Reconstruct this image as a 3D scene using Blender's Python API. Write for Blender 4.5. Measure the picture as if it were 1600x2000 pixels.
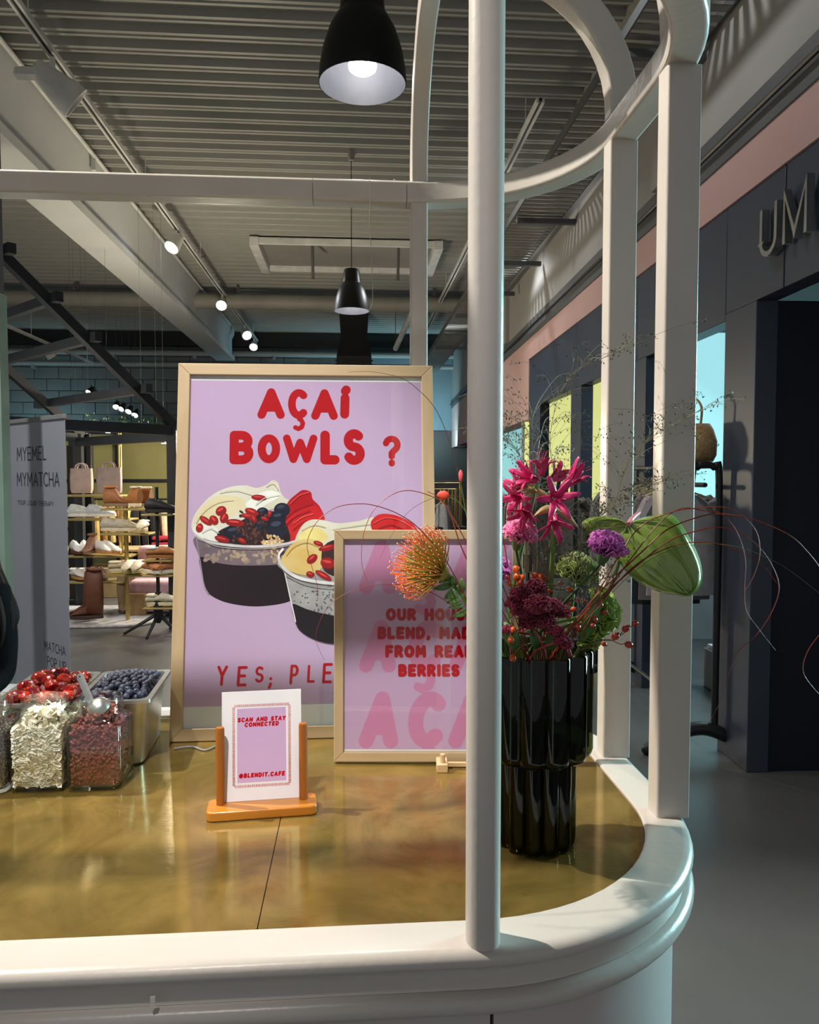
import bpy, bmesh, math, random
from mathutils import Vector, Matrix
random.seed(7)
scn = bpy.context.scene
for o in list(bpy.data.objects): bpy.data.objects.remove(o)
COL = scn.collection
V = Vector
PI = math.pi
# ------------------------------------------------------------------ camera
FPX = 1480.0; YAW = math.radians(4.25); PIT = math.radians(2.7); EYE = V((0, 0, 1.61))
cam = bpy.data.cameras.new('camera'); co = bpy.data.objects.new('camera', cam); COL.objects.link(co)
co.location = EYE; co.rotation_euler = (PI/2 - PIT, 0, -YAW)
cam.sensor_fit = 'HORIZONTAL'; cam.sensor_width = 36.0; cam.lens = 36.0*FPX/1600; cam.clip_start = 0.05; cam.clip_end = 100
scn.camera = co
FW = V((math.sin(YAW)*math.cos(PIT), math.cos(YAW)*math.cos(PIT), -math.sin(PIT)))
RT = V((math.cos(YAW), -math.sin(YAW), 0)); UP = RT.cross(FW)
def ray(u, v): return FW + RT*((u-800)/FPX) + UP*((1000-v)/FPX)
def onY(u, v, Y):                       # the point of the place seen at (u, v), at depth Y
    r = ray(u, v); return EYE + r*(Y/r.y)
def onZ(u, v, z):
    r = ray(u, v); return EYE + r*((z-EYE.z)/r.z)
# ------------------------------------------------------------------ world, lights, exposure
w = bpy.data.worlds.new('world'); scn.world = w; w.use_nodes = True
w.node_tree.nodes['Background'].inputs[0].default_value = (0.93, 0.96, 1.0, 1)
w.node_tree.nodes['Background'].inputs[1].default_value = 0.28
scn.view_settings.view_transform = 'Standard'; scn.view_settings.look = 'None'
scn.view_settings.gamma = 1.0; scn.view_settings.use_curve_mapping = False
scn.view_settings.exposure = 0.08
def spot(name, loc, target, power, angle, blend=0.4, size=0.04, col=(1, .93, .83)):
    l = bpy.data.lights.new(name, 'SPOT'); l.energy = power; l.spot_size = math.radians(angle); l.spot_blend = blend
    l.shadow_soft_size = size; l.color = col
    o = bpy.data.objects.new(name, l); COL.objects.link(o); o.location = loc
    o.rotation_euler = (V(target)-V(loc)).to_track_quat('-Z', 'Y').to_euler(); return o
def area(name, loc, target, power, sx, sy, col=(1, 1, 1)):
    l = bpy.data.lights.new(name, 'AREA'); l.shape = 'RECTANGLE'; l.size = sx; l.size_y = sy; l.energy = power; l.color = col
    o = bpy.data.objects.new(name, l); COL.objects.link(o); o.location = loc
    o.rotation_euler = (V(target)-V(loc)).to_track_quat('-Z', 'Y').to_euler(); return o
def point(name, loc, power, size=.05, col=(1, 1, 1)):
    l = bpy.data.lights.new(name, 'POINT'); l.energy = power; l.shadow_soft_size = size; l.color = col
    o = bpy.data.objects.new(name, l); COL.objects.link(o); o.location = loc; return o
# track spots of the hall that shine on the kiosk (the tracks run above and behind the viewer too)
spot('track_spot_left', (-2.4, 2.15, 4.85), (0.25, 1.3, 1.0), 1120, 40, .5, .03, (1, .93, .82))
spot('track_spot_front', (-0.75, -0.62, 4.85), (-0.30, 1.75, 1.25), 820, 25, .7, .07, (1, .95, .90))
# shop and hall lighting, added fill lamps included
area('shop_and_edge_light_cyan', (4.2, 2.9, 1.9), (0.6, 1.6, 1.5), 32, 1.0, 1.6, (.50, .93, 1.0)).data.spread = math.radians(60)  # unseen lamp added inside the entrance to edge the posts in cyan
area('shop_and_edge_light_cyan', (3.7, 5.4, 2.75), (2.6, 5.0, 1.0), 40, 1.0, 0.5, (.70, .95, 1.0))
point('shoe_shop_light', (-1.6, 9.9, 1.95), 240, .2, (1, .86, .62))
point('shoe_shop_light', (-3.0, 7.2, 2.0), 60, .2, (1, .88, .68))
area('wall_washer_teal', (1.0, 18.6, 2.4), (1.0, 20.0, 3.2), 75, 3.0, .3, (.45, .85, 1.0))
area('wall_washer_teal', (-7.6, 18.8, 2.6), (-7.6, 20.0, 3.0), 18, 2.0, .3, (.45, .85, 1.0))
for x, y in ((-2.3, 10.0), (-2.3, 14.0), (1.8, 9.5), (1.8, 13.0), (-5.5, 12.0)):
    spot('hall_track_and_fill_light', (x, y, 4.8), (x*.4, y-1.0, 0), 250, 110, .6, .08, (.93, .97, 1))
for y in (4.2, 7.5): spot('hall_track_and_fill_light', (.7, y, 4.8), (2.2, y-.3, 2.7), 55, 95, .7, .08, (.97, .98, 1))  # added fill spots that brighten the right facade
spot('hall_track_and_fill_light', (-2.0, 2.3, 4.85), (-2.6, 5.2, 1.2), 420, 50, .7, .08, (.97, .98, 1))  # extra spot, added only to lift the roll-up banner
# ------------------------------------------------------------------ materials
def lin(c):                              # 0-255 sRGB to linear
    return tuple((x/255/12.92 if x/255 <= .04045 else ((x/255+.055)/1.055)**2.4) for x in c)
MATS = {}
def pm(name, col, rough=.5, metal=0, nscale=0, col2=None, bump=0, bscale=None, stretch=None, coat=0, emit=None, es=0, trans=0, spec=None, sss=0, detail=4):
    if name in MATS: return MATS[name]
    m = bpy.data.materials.new(name); m.use_nodes = True; nt = m.node_tree; N = nt.nodes; L = nt.links
    b = N['Principled BSDF']; c = lin(col)
    b.inputs['Base Color'].default_value = (*c, 1); b.inputs['Roughness'].default_value = rough; b.inputs['Metallic'].default_value = metal
    if spec is not None: b.inputs['Specular IOR Level'].default_value = spec
    if coat: b.inputs['Coat Weight'].default_value = coat; b.inputs['Coat Roughness'].default_value = .08
    if trans: b.inputs['Transmission Weight'].default_value = trans
    if sss: b.inputs['Subsurface Weight'].default_value = sss; b.inputs['Subsurface Radius'].default_value = (.01, .006, .004)
    if emit: b.inputs['Emission Color'].default_value = (*lin(emit), 1); b.inputs['Emission Strength'].default_value = es
    if nscale or bump:
        tc = N.new('ShaderNodeTexCoord'); mp = N.new('ShaderNodeMapping'); L.new(tc.outputs['Object'], mp.inputs[0])
        if stretch: mp.inputs['Scale'].default_value = stretch
    if nscale:
        n = N.new('ShaderNodeTexNoise'); n.inputs['Scale'].default_value = nscale; n.inputs['Detail'].default_value = detail
        L.new(mp.outputs[0], n.inputs[0])
        r = N.new('ShaderNodeValToRGB'); r.color_ramp.elements[0].position = .33; r.color_ramp.elements[1].position = .67
        r.color_ramp.elements[0].color = (*c, 1); r.color_ramp.elements[1].color = (*lin(col2 or [min(255, x*1.12) for x in col]), 1)
        L.new(n.outputs[0], r.inputs[0]); L.new(r.outputs[0], b.inputs['Base Color'])
    if bump:
        n2 = N.new('ShaderNodeTexNoise'); n2.inputs['Scale'].default_value = bscale or nscale or 40; n2.inputs['Detail'].default_value = 3
        L.new(mp.outputs[0], n2.inputs[0])
        bp = N.new('ShaderNodeBump'); bp.inputs['Strength'].default_value = bump; bp.inputs['Distance'].default_value = .004
        L.new(n2.outputs[0], bp.inputs['Height']); L.new(bp.outputs[0], b.inputs['Normal'])
    MATS[name] = m; return m
def schlick(nt, ior):                       # Fresnel gloss, the same from both sides of a thin wall
    N = nt.nodes; L = nt.links; lw = N.new('ShaderNodeLayerWeight'); lw.inputs[0].default_value = .5; f0 = ((ior-1)/(ior+1))**2
    p = N.new('ShaderNodeMath'); p.operation = 'POWER'; p.inputs[1].default_value = 5; L.new(lw.outputs['Facing'], p.inputs[0])
    m = N.new('ShaderNodeMath'); m.operation = 'MULTIPLY_ADD'; m.inputs[1].default_value = 1-f0; m.inputs[2].default_value = f0; L.new(p.outputs[0], m.inputs[0]); return m.outputs[0]
def glassy(name, tint=(255, 255, 255), ior=1.45, rough=.0, dens=0.0):     # clear pane: see-through with a Fresnel gloss
    if name in MATS: return MATS[name]
    m = bpy.data.materials.new(name); m.use_nodes = True; nt = m.node_tree; N = nt.nodes; L = nt.links
    N.remove(N['Principled BSDF'])
    t = N.new('ShaderNodeBsdfTransparent'); t.inputs[0].default_value = (*lin(tint), 1)
    if dens:                               # thicker path through the wall at grazing angles
        lw = N.new('ShaderNodeLayerWeight'); p = N.new('ShaderNodeMath'); p.operation = 'POWER'; p.inputs[1].default_value = 2.5; L.new(lw.outputs['Facing'], p.inputs[0])
        cm = N.new('ShaderNodeMix'); cm.data_type = 'RGBA'; L.new(p.outputs[0], cm.inputs['Factor']); cm.inputs['A'].default_value = (*lin(tint), 1); cm.inputs['B'].default_value = (1-dens, 1-dens*.9, 1-dens*.95, 1); L.new(cm.outputs['Result'], t.inputs[0])
    g = N.new('ShaderNodeBsdfGlossy'); g.inputs['Roughness'].default_value = rough; g.inputs[0].default_value = (1, 1, 1, 1)
    f = schlick(nt, ior)
    mx = N.new('ShaderNodeMixShader'); L.new(f, mx.inputs[0]); L.new(t.outputs[0], mx.inputs[1]); L.new(g.outputs[0], mx.inputs[2])
    L.new(mx.outputs[0], N['Material Output'].inputs[0]); MATS[name] = m; return m
# ------------------------------------------------------------------ mesh helpers
class MB:
    def __init__(s): s.v = []; s.f = []
    def add(s, vs, fs, M=None):
        k = len(s.v)
        s.v += [tuple(M @ V(p)) if M else tuple(p) for p in vs]; s.f += [tuple(i+k for i in f) for f in fs]; return s
    def box(s, c, d, rz=0, M=None):
        x, y, z = d[0]/2, d[1]/2, d[2]/2
        T = Matrix.Translation(c) @ Matrix.Rotation(rz, 4, 'Z')
        if M: T = M @ T
        vs = [(a*x, b*y, e*z) for e in (-1, 1) for b in (-1, 1) for a in (-1, 1)]
        return s.add(vs, [(0, 2, 3, 1), (4, 5, 7, 6), (0, 1, 5, 4), (2, 6, 7, 3), (0, 4, 6, 2), (1, 3, 7, 5)], T)
    def bar(s, a, b, w, h, up=(0, 0, 1)):   # square bar from a to b
        a, b = V(a), V(b); d = (b-a).normalized(); u = V(up); x = d.cross(u)
        if x.length < 1e-4: x = d.cross(V((0, 1, 0)))
        x.normalize(); u = x.cross(d)
        vs = [p + x*(i*w/2) + u*(j*h/2) for p in (a, b) for i, j in ((-1, -1), (1, -1), (1, 1), (-1, 1))]
        return s.add(vs, [(0, 3, 2, 1), (4, 5, 6, 7), (0, 1, 5, 4), (1, 2, 6, 5), (2, 3, 7, 6), (3, 0, 4, 7)])
    def tube(s, pts, r, n=8, cap=True, closed=False):
        pts = [V(p) for p in pts]; m = len(pts); rs = r if isinstance(r, (list, tuple)) else [r]*m
        t0 = (pts[1]-pts[0]).normalized(); ref = V((0, 0, 1)) if abs(t0.z) < .9 else V((1, 0, 0))
        x = t0.cross(ref).normalized(); vs = []
        for i, p in enumerate(pts):
            if closed: t = (pts[(i+1) % m]-pts[i-1]).normalized()
            else: t = (pts[min(i+1, m-1)]-pts[max(i-1, 0)])
            if t.length < 1e-9: t = t0
            t = t.normalized()
            x = (x - t*x.dot(t)); x = x.normalized() if x.length > 1e-6 else t.orthogonal().normalized(); y = t.cross(x)
            vs += [p + (x*math.cos(a*2*PI/n) + y*math.sin(a*2*PI/n))*rs[i] for a in range(n)]
        fs = []
        for i in range(m if closed else m-1):
            j = (i+1) % m
            for a in range(n): b = (a+1) % n; fs.append((i*n+a, i*n+b, j*n+b, j*n+a))
        if cap and not closed: fs += [tuple(range(n))[::-1], tuple((m-1)*n+a for a in range(n))]
        return s.add(vs, fs)
    def lathe(s, prof, n=24, M=None, close=False, rad=None, cap=True):   # prof (r, z)
        vs = []; fs = []; m = len(prof)
        for i, (r, z) in enumerate(prof):
            for a in range(n):
                t = a*2*PI/n; q = r*(rad(t, i) if rad else 1); vs.append((q*math.cos(t), q*math.sin(t), z))
        for i in range(m if close else m-1):
            j = (i+1) % m
            for a in range(n): b = (a+1) % n; fs.append((i*n+a, i*n+b, j*n+b, j*n+a))
        if not close and cap:
            if prof[0][0] > 1e-5: fs.append(tuple(range(n))[::-1])
            if prof[-1][0] > 1e-5: fs.append(tuple((m-1)*n+a for a in range(n)))
        return s.add(vs, fs, M)
    def ell(s, c, r, nu=10, nv=7, M=None, jit=0):
        vs = [(0, 0, -1)]; 
        for i in range(1, nv):
            p = -PI/2 + PI*i/nv
            for a in range(nu):
                t = 2*PI*a/nu; k = 1+random.uniform(-jit, jit); vs.append((math.cos(p)*math.cos(t)*k, math.cos(p)*math.sin(t)*k, math.sin(p)*k))
        vs.append((0, 0, 1)); fs = []
        for a in range(nu): fs.append((0, 1+(a+1) % nu, 1+a))
        for i in range(nv-2):
            for a in range(nu): b = (a+1) % nu; q = 1+i*nu; fs.append((q+a, q+b, q+nu+b, q+nu+a))
        k = 1+(nv-2)*nu
        for a in range(nu): fs.append((k+a, k+(a+1) % nu, len(vs)-1))
        T = Matrix.Translation(c) @ (M or Matrix()) @ Matrix.Diagonal((*r, 1)); return s.add(vs, fs, T)
    def prism(s, poly, z0, z1, M=None):
        n = len(poly); vs = [(x, y, z0) for x, y in poly]+[(x, y, z1) for x, y in poly]
        return s.add(vs, [tuple(range(n))[::-1], tuple(range(n, 2*n))]+[(i, (i+1) % n, n+(i+1) % n, n+i) for i in range(n)], M)
    def sweep(s, prof, path, closed=True, pclosed=True):   # prof: (offset along normal, z); path: (pos2, normal2)
        m = len(prof); vs = []
        for p, nn in path:
            for r, z in prof: vs.append((p[0]+nn[0]*r, p[1]+nn[1]*r, z))
        fs = []; k = len(path)
        for i in range(k if closed else k-1):
            j = (i+1) % k
            for a in range(m if pclosed else m-1): b = (a+1) % m; fs.append((i*m+a, j*m+a, j*m+b, i*m+b))
        if not closed and pclosed: fs += [tuple(range(m)), tuple((k-1)*m+a for a in range(m))[::-1]]
        return s.add(vs, fs)
    def grid(s, rows, thick=0):              # rows of points -> sheet
        n = len(rows[0]); m = len(rows); vs = [p for r in rows for p in r]
        return s.add(vs, [(i*n+a, i*n+a+1, (i+1)*n+a+1, (i+1)*n+a) for i in range(m-1) for a in range(n-1)])
    def loft(s, rings, cap=True):
        n = len(rings[0]); m = len(rings); vs = [p for r in rings for p in r]
        fs = [(i*n+a, i*n+(a+1) % n, (i+1)*n+(a+1) % n, (i+1)*n+a) for i in range(m-1) for a in range(n)]
        if cap: fs += [tuple(range(n))[::-1], tuple((m-1)*n+a for a in range(n))]
        return s.add(vs, fs)
OFF = {}
def obj(name, mb, mat, parent=None, smooth=True, bevel=0, world=True, solid=0, ang=40, seg=2):
    me = bpy.data.meshes.new(name); o = bpy.data.objects.new(name, me); COL.objects.link(o)
    vs = mb.v
    if parent is None:
        xs = [p[0] for p in vs]; ys = [p[1] for p in vs]; zs = [p[2] for p in vs]
        off = V(((min(xs)+max(xs))/2, (min(ys)+max(ys))/2, min(zs))); o.location = off
    else:
        off = OFF.get(parent.name, V((0, 0, 0))); o.parent = parent
    OFF[o.name] = off
    me.from_pydata([(p[0]-off.x, p[1]-off.y, p[2]-off.z) for p in vs], [], mb.f); me.update()
    bm = bmesh.new(); bm.from_mesh(me); bmesh.ops.recalc_face_normals(bm, faces=bm.faces); bm.to_mesh(me); bm.free()
    me.materials.append(mat)
    if smooth:
        for p in me.polygons: p.use_smooth = True
        me.set_sharp_from_angle(angle=math.radians(ang))
    if solid:
        k = o.modifiers.new('solid', 'SOLIDIFY'); k.thickness = solid; k.offset = 0
    if bevel:
        k = o.modifiers.new('bevel', 'BEVEL'); k.width = bevel; k.segments = seg; k.limit_method = 'ANGLE'; k.angle_limit = math.radians(40)
    if ang == 50: k = o.modifiers.new('wn', 'WEIGHTED_NORMAL'); k.keep_sharp = True; k.weight = 80
    return o
def tag(o, label=None, cat=None, group=None, kind=None):
    if label: o['label'] = label
    if cat: o['category'] = cat
    if group: o['group'] = group
    if kind: o['kind'] = kind
    return o
def thing(name, label, cat, loc, group=None, rz=0, local=False, kind=None):
    o = bpy.data.objects.new(name, None); COL.objects.link(o); o.location = loc; o.rotation_euler = (0, 0, rz)
    o.empty_display_size = .05
    OFF[o.name] = V((0, 0, 0)) if local else V(loc)
    return tag(o, label, cat, group, kind)
def copy_tree(o, parent=None, label=None, loc=None, rz=None):
    c = o.copy(); COL.objects.link(c); c.parent = parent
    for ch in list(o.children): copy_tree(ch, c)
    if label: c['label'] = label
    if loc is not None: c.location = loc
    if rz is not None: c.rotation_euler = (0, 0, rz)
    return c
def struct(name, mb, mat, parent=None, **k):
    o = obj(name, mb, mat, parent, **k)
    if parent is None: o['kind'] = 'structure'
    return o
def crom(pts, k=6, closed=False):            # Catmull-Rom
    P = [V(p) for p in pts]; n = len(P); out = []
    for i in range(n if closed else n-1):
        if closed: a, b, c, d = P[i-1], P[i], P[(i+1) % n], P[(i+2) % n]
        else: a, b, c, d = P[max(i-1, 0)], P[i], P[i+1], P[min(i+2, n-1)]
        for j in range(k):
            t = j/k
            out.append(.5*((2*b)+(c-a)*t+(2*a-5*b+4*c-d)*t*t+(3*b-a-3*c+d)*t**3))
    if not closed: out.append(P[-1])
    return out
# ------------------------------------------------------------------ stroke lettering (flat print and cut letters)
def arc(cx, cy, rx, ry, a0, a1, n=10):
    return [(cx+rx*math.cos(math.radians(a0+(a1-a0)*i/n)), cy+ry*math.sin(math.radians(a0+(a1-a0)*i/n))) for i in range(n+1)]
G = {
 'A': (.72, [[(0, 0), (.36, 1), (.72, 0)], [(.14, .32), (.58, .32)]]),
 'B': (.6, [[(0, 0), (0, 1)], [(0, 1), (.3, 1)]+arc(.3, .76, .26, .24, 90, -90)+[(0, .52)], [(.3, .52)]+arc(.32, .26, .28, .26, 90, -90)+[(0, 0)]]),
 'C': (.66, [arc(.38, .5, .38, .5, 50, 310, 16)]),
 'c': (.66, [arc(.38, .5, .38, .5, 50, 310, 16)]),
 'k': (.66, [[(.42, .05), (.40, -.16), (.52, -.22), (.60, -.36), (.54, -.52), (.36, -.60), (.20, -.54)]]),
 'D': (.64, [[(0, 0), (0, 1), (.24, 1)]+arc(.24, .5, .4, .5, 90, -90, 12)+[(0, 0)]]),
 'E': (.54, [[(.54, 1), (0, 1), (0, 0), (.54, 0)], [(0, .52), (.46, .52)]]),
 'F': (.52, [[(.52, 1), (0, 1), (0, 0)], [(0, .5), (.44, .5)]]),
 'H': (.66, [[(0, 0), (0, 1)], [(.66, 0), (.66, 1)], [(0, .5), (.66, .5)]]),
 'I': (.06, [[(.03, 0), (.03, 1)]]),
 'i': (.1, [[(.05, 0), (.07, .7)], [(.08, 1.0), (.12, 1.06)]]),
 'L': (.5, [[(0, 1), (0, 0), (.5, 0)]]),
 'M': (.82, [[(0, 0), (.06, 1), (.41, .3), (.76, 1), (.82, 0)]]),
 'N': (.66, [[(0, 0), (0, 1), (.66, 0), (.66, 1)]]),
 'O': (.76, [arc(.38, .5, .38, .5, 0, 360, 20)]),
 'P': (.58, [[(0, 0), (0, 1), (.28, 1)]+arc(.28, .73, .3, .27, 90, -90)+[(0, .46)]]),
 'Q': (.76, [arc(.38, .5, .38, .5, 0, 360, 20), [(.48, .25), (.76, -.05)]]),
 'R': (.6, [[(0, 0), (0, 1), (.28, 1)]+arc(.28, .74, .28, .26, 90, -90)+[(0, .48)], [(.26, .48), (.6, 0)]]),
 'S': (.56, [arc(.28, .75, .27, .25, 40, 250, 10)+arc(.28, .25, .28, .25, 80, -150, 12)]),
 'T': (.62, [[(0, 1), (.62, 1)], [(.31, 1), (.31, 0)]]),
 'U': (.64, [[(0, 1), (0, .32)]+arc(.32, .32, .32, .32, 180, 360, 10)+[(.64, 1)]]),
 'V': (.66, [[(0, 1), (.33, 0), (.66, 1)]]),
 'W': (.96, [[(0, 1), (.24, 0), (.48, .8), (.72, 0), (.96, 1)]]),
 'Y': (.64, [[(0, 1), (.32, .5), (.64, 1)], [(.32, .5), (.32, 0)]]),
 '?': (.5, [arc(.25, .74, .25, .24, 165, -60, 10)+[(.25, .4), (.25, .28)], [(.25, 0), (.25, .03)]]),
 ',': (.12, [[(.08, .06), (.02, -.14)]]),
 ';': (.12, [[(.1, .5), (.1, .53)], [(.12, .1), (.02, -.2)]]),
 '.': (.1, [[(.05, 0), (.05, .03)]]),
 '@': (.9, [arc(.45, .45, .2, .22, 0, 360, 12), [(.65, .65), (.65, .35)]+arc(.76, .35, .1, .12, 180, 330, 5)+arc(.45, .45, .45, .5, 0, 300, 16)]),
 ' ': (.34, [])}
def stroke(mb, pts, wd, put, cap=True, n=10):   # flat ribbon with round ends; put maps 2D to the surface
    P = [V((p[0], p[1])) for p in pts]; h = wd/2; k0 = len(mb.v); up = (V(put(1, 0))-V(put(0, 0))).cross(V(put(0, 1))-V(put(0, 0))).normalized(); f0 = len(mb.f)
    for a, b in zip(P, P[1:]):
        d = b-a
        if d.length < 1e-7: continue
        d.normalize(); q = V((-d.y, d.x))*h
        mb.add([put(*(a+q)), put(*(a-q)), put(*(b-q)), put(*(b+q))], [(0, 1, 2, 3)])
    for i, p in enumerate(P):
        if cap or 0 < i < len(P)-1:
            mb.add([put(p.x+h*math.cos(2*PI*k/n), p.y+h*math.sin(2*PI*k/n)) for k in range(n)], [tuple(range(n))])
    for i, f in enumerate(mb.f[f0:]):        # hair-thin ink steps so that crossing strokes never share a plane
        for j in f: mb.v[j] = tuple(V(mb.v[j])+up*(STEP[0]+i)*5e-6)
    STEP[0] += len(mb.f)-f0
STEP = [0]
def text_w(t, gap): return sum(G[c][0]+gap for c in t)-gap
def text(mb, t, x, y, size, wt, put, gap=.3, align='L', sx=1.0, slant=0):   # x, y baseline start
    wd = text_w(t, gap)*size*sx
    if align == 'C': x -= wd/2
    if align == 'R': x -= wd
    for c in t:
        gw, ss = G[c]; STEP[0] = 0
        for s in ss: stroke(mb, [(x+(p[0]+slant*p[1])*size*sx, y+p[1]*size) for p in s], wt*size, put)
        x += (gw+gap)*size*sx
# ================================================================== THE SETTING
M_floor = pm('polished_concrete', (84, 84, 85), .34, 0, 1.3, (96, 96, 95), .05, 30)
M_deck = pm('ceiling_steel', (156, 157, 152), .5, 0, .6, (164, 165, 160))
M_white = pm('hall_white', (208, 213, 216), .6, 0, 2, (214, 218, 220))
M_block = pm('painted_block', (104, 106, 104), .85, 0, 3, (114, 116, 113), .2, 30)
M_mort = pm('block_joint', (84, 86, 84), .9, 0, 5)
M_gwall = pm('light_grey_wall', (150, 148, 144), .8, 0, 1, (160, 158, 154))
M_dgrey = pm('dark_grey_band', (84, 86, 87), .7, 0, 2)
M_pink = pm('pink_facade', (192, 156, 150), .75, 0, 1, (198, 163, 157))
M_navy = pm('navy_panel', (56, 63, 78), .45, 0, 2, (62, 69, 84))
M_black = pm('black_metal', (24, 25, 27), .45, 0, 8, (30, 31, 33))
M_dnavy = pm('deep_navy', (14, 18, 36), .6, 0, 2, (17, 21, 40))
M_lampw = pm('lamp_white', (215, 216, 214), .5, 0, 4)
M_bulb = pm('lamp_glow', (255, 255, 255), .5, 0, emit=(240, 248, 255), es=9, nscale=3)

struct('floor', MB().box((-3, 9, -.05), (30, 26, .1)), M_floor)
mb = MB(); y = -3.0; prof = []
while y < 21.5:
    prof += [(y, 5.36), (y+.10, 5.36), (y+.125, 5.30), (y+.155, 5.30), (y+.165, 5.312), (y+.185, 5.312), (y+.195, 5.30), (y+.225, 5.30)]; y += .25
n = len(prof)
mb.add([(-15, a, b) for a, b in prof]+[(9, a, b) for a, b in prof]+[(-15, -3, 5.5), (-15, 21.5, 5.5), (9, -3, 5.5), (9, 21.5, 5.5)],
       [(i, i+1, n+i+1, n+i) for i in range(n-1)]+[(2*n, 2*n+1, 2*n+3, 2*n+2)])
struct('ceiling', mb, M_deck, ang=20)
# back wall of painted blocks
wb = struct('wall_back', MB().box((-3, 20.3, 2.7), (26, .3, 5.5)), M_mort)
bl = MB().box((0, 0, 0), (.585, .05, .285)); bl0 = None
for r in range(9):
    for c in range(15):
        x = -9.9+c*.6+(.3 if r % 2 else 0); z = 2.75+r*.3
        if bl0 is None:
            bl0 = obj('block', bl, M_block, wb, bevel=.01); bl0.location = V((x, 20.14, z))-OFF[wb.name]; bl0.data.transform(Matrix.Translation(OFF[wb.name]))
        else:
            b = bl0.copy(); COL.objects.link(b); b.parent = wb; b.location = V((x, 20.14+random.uniform(-.006, .006), z))-OFF[wb.name]
obj('panel', MB().box((3.4, 20.12, 2.9), (7.4, .06, 4.6)), pm('teal_panel', (112, 126, 132), .6, 0, 1), wb)
obj('panel', MB().box((2.2, 20.05, 1.4), (6.6, .1, 2.8)), pm('brown_panel', (62, 52, 48), .6, 0, 1), wb)
# ------------------------------------------------------------------ shop front on the right, running away from the viewer
FO = V((2.132, 3.993, 0)); FE = V((.0302, .99954, 0)).normalized(); FN = V((FE.y, -FE.x, 0))
FM = Matrix(((FE.x, FN.x, 0, FO.x), (FE.y, FN.y, 0, FO.y), (0, 0, 1, 0), (0, 0, 0, 1)))   # (s along, t into the shop, z)
def fbox(s0, s1, t0, t1, z0, z1): return MB().box(((s0+s1)/2, (t0+t1)/2, (z0+z1)/2), (s1-s0, t1-t0, z1-z0), 0, FM)
wr = struct('wall_right', fbox(-4, 17, .0, .25, 3.62, 5.35), M_gwall)
tr1 = struct('trim_1', fbox(-4, 17, -.02, .25, 3.40, 3.62), M_dgrey, bevel=.004)
tr2 = struct('trim_2', fbox(-4, 5.86, -.01, .25, 3.14, 3.40), M_pink)
fac = struct('wall_shopfront', fbox(5.86, 16, -.01, .25, 2.36, 3.40), M_pink)
for i, (s0, s1, z0, z1) in enumerate([(-3.6, -.36, 2.54, 3.14), (-.35, .265, 2.54, 3.14), (.27, 1.75, 2.5, 3.14), (1.755, 3.53, 2.5, 3.14), (3.535, 5.86, 2.5, 3.14),
        (-.09, .27, 0, 2.54), (1.55, 1.95, 0, 2.5), (3.34, 3.73, 0, 2.5), (5.22, 5.86, 0, 2.5)]):
    obj('panel', fbox(s0, s1, .0, .12, z0, z1), M_navy, fac, bevel=.004)
for s0, s1 in ((-.352, -.348),): obj('joint', fbox(s0, s1, .01, .02, 2.54, 3.14), M_black, fac)
obj('jamb', fbox(-.08, .0, .01, 3.4, 0, 2.54), M_dnavy, fac)
obj('entrance_wall', fbox(-4, -.08, 3.4, 3.5, 0, 3.2), M_dnavy, fac)
obj('entrance_ceiling', fbox(-4, -.08, .2, 3.4, 2.9, 3.0), M_dnavy, fac)
obj('shop_ceiling', fbox(0, 16, .25, 4.0, 3.2, 3.3), M_dgrey, fac)
obj('shop_back_wall', fbox(0, 16, 3.9, 4.0, 0, 3.3), pm('shop_wall_grey', (120, 126, 130), .7, 0, 1), fac)
# lit colour walls inside the shops
def litwall(label, s, t0, t1, z0, z1, col, es):
    t = thing('light_wall', label, 'light wall', FM @ V((s, (t0+t1)/2, 0)))
    obj('frame', fbox(s, s+.1, t0-.03, t1+.03, 0, z1+.04), pm('shop_partition', (150, 158, 162), .6, 0, 2), t)
    obj('glowing_panel', fbox(s-.02, s-.001, t0, t1, z0, z1), pm('glow_%d' % s, col, .5, 0, .8, emit=col, es=es), t)
litwall('pale cyan glowing wall inside the first shop opening', 3.25, .28, 2.8, 1.0, 3.0, (168, 232, 240), .85)
litwall('pale yellow glowing wall seen through the narrow shop openings', 6.4, .05, 3.0, .9, 3.0, (226, 232, 150), .8)
litwall('aqua glowing wall under the pink facade', 11.2, -.0, 3.2, 1.2, 3.0, (158, 222, 226), .7)
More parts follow.
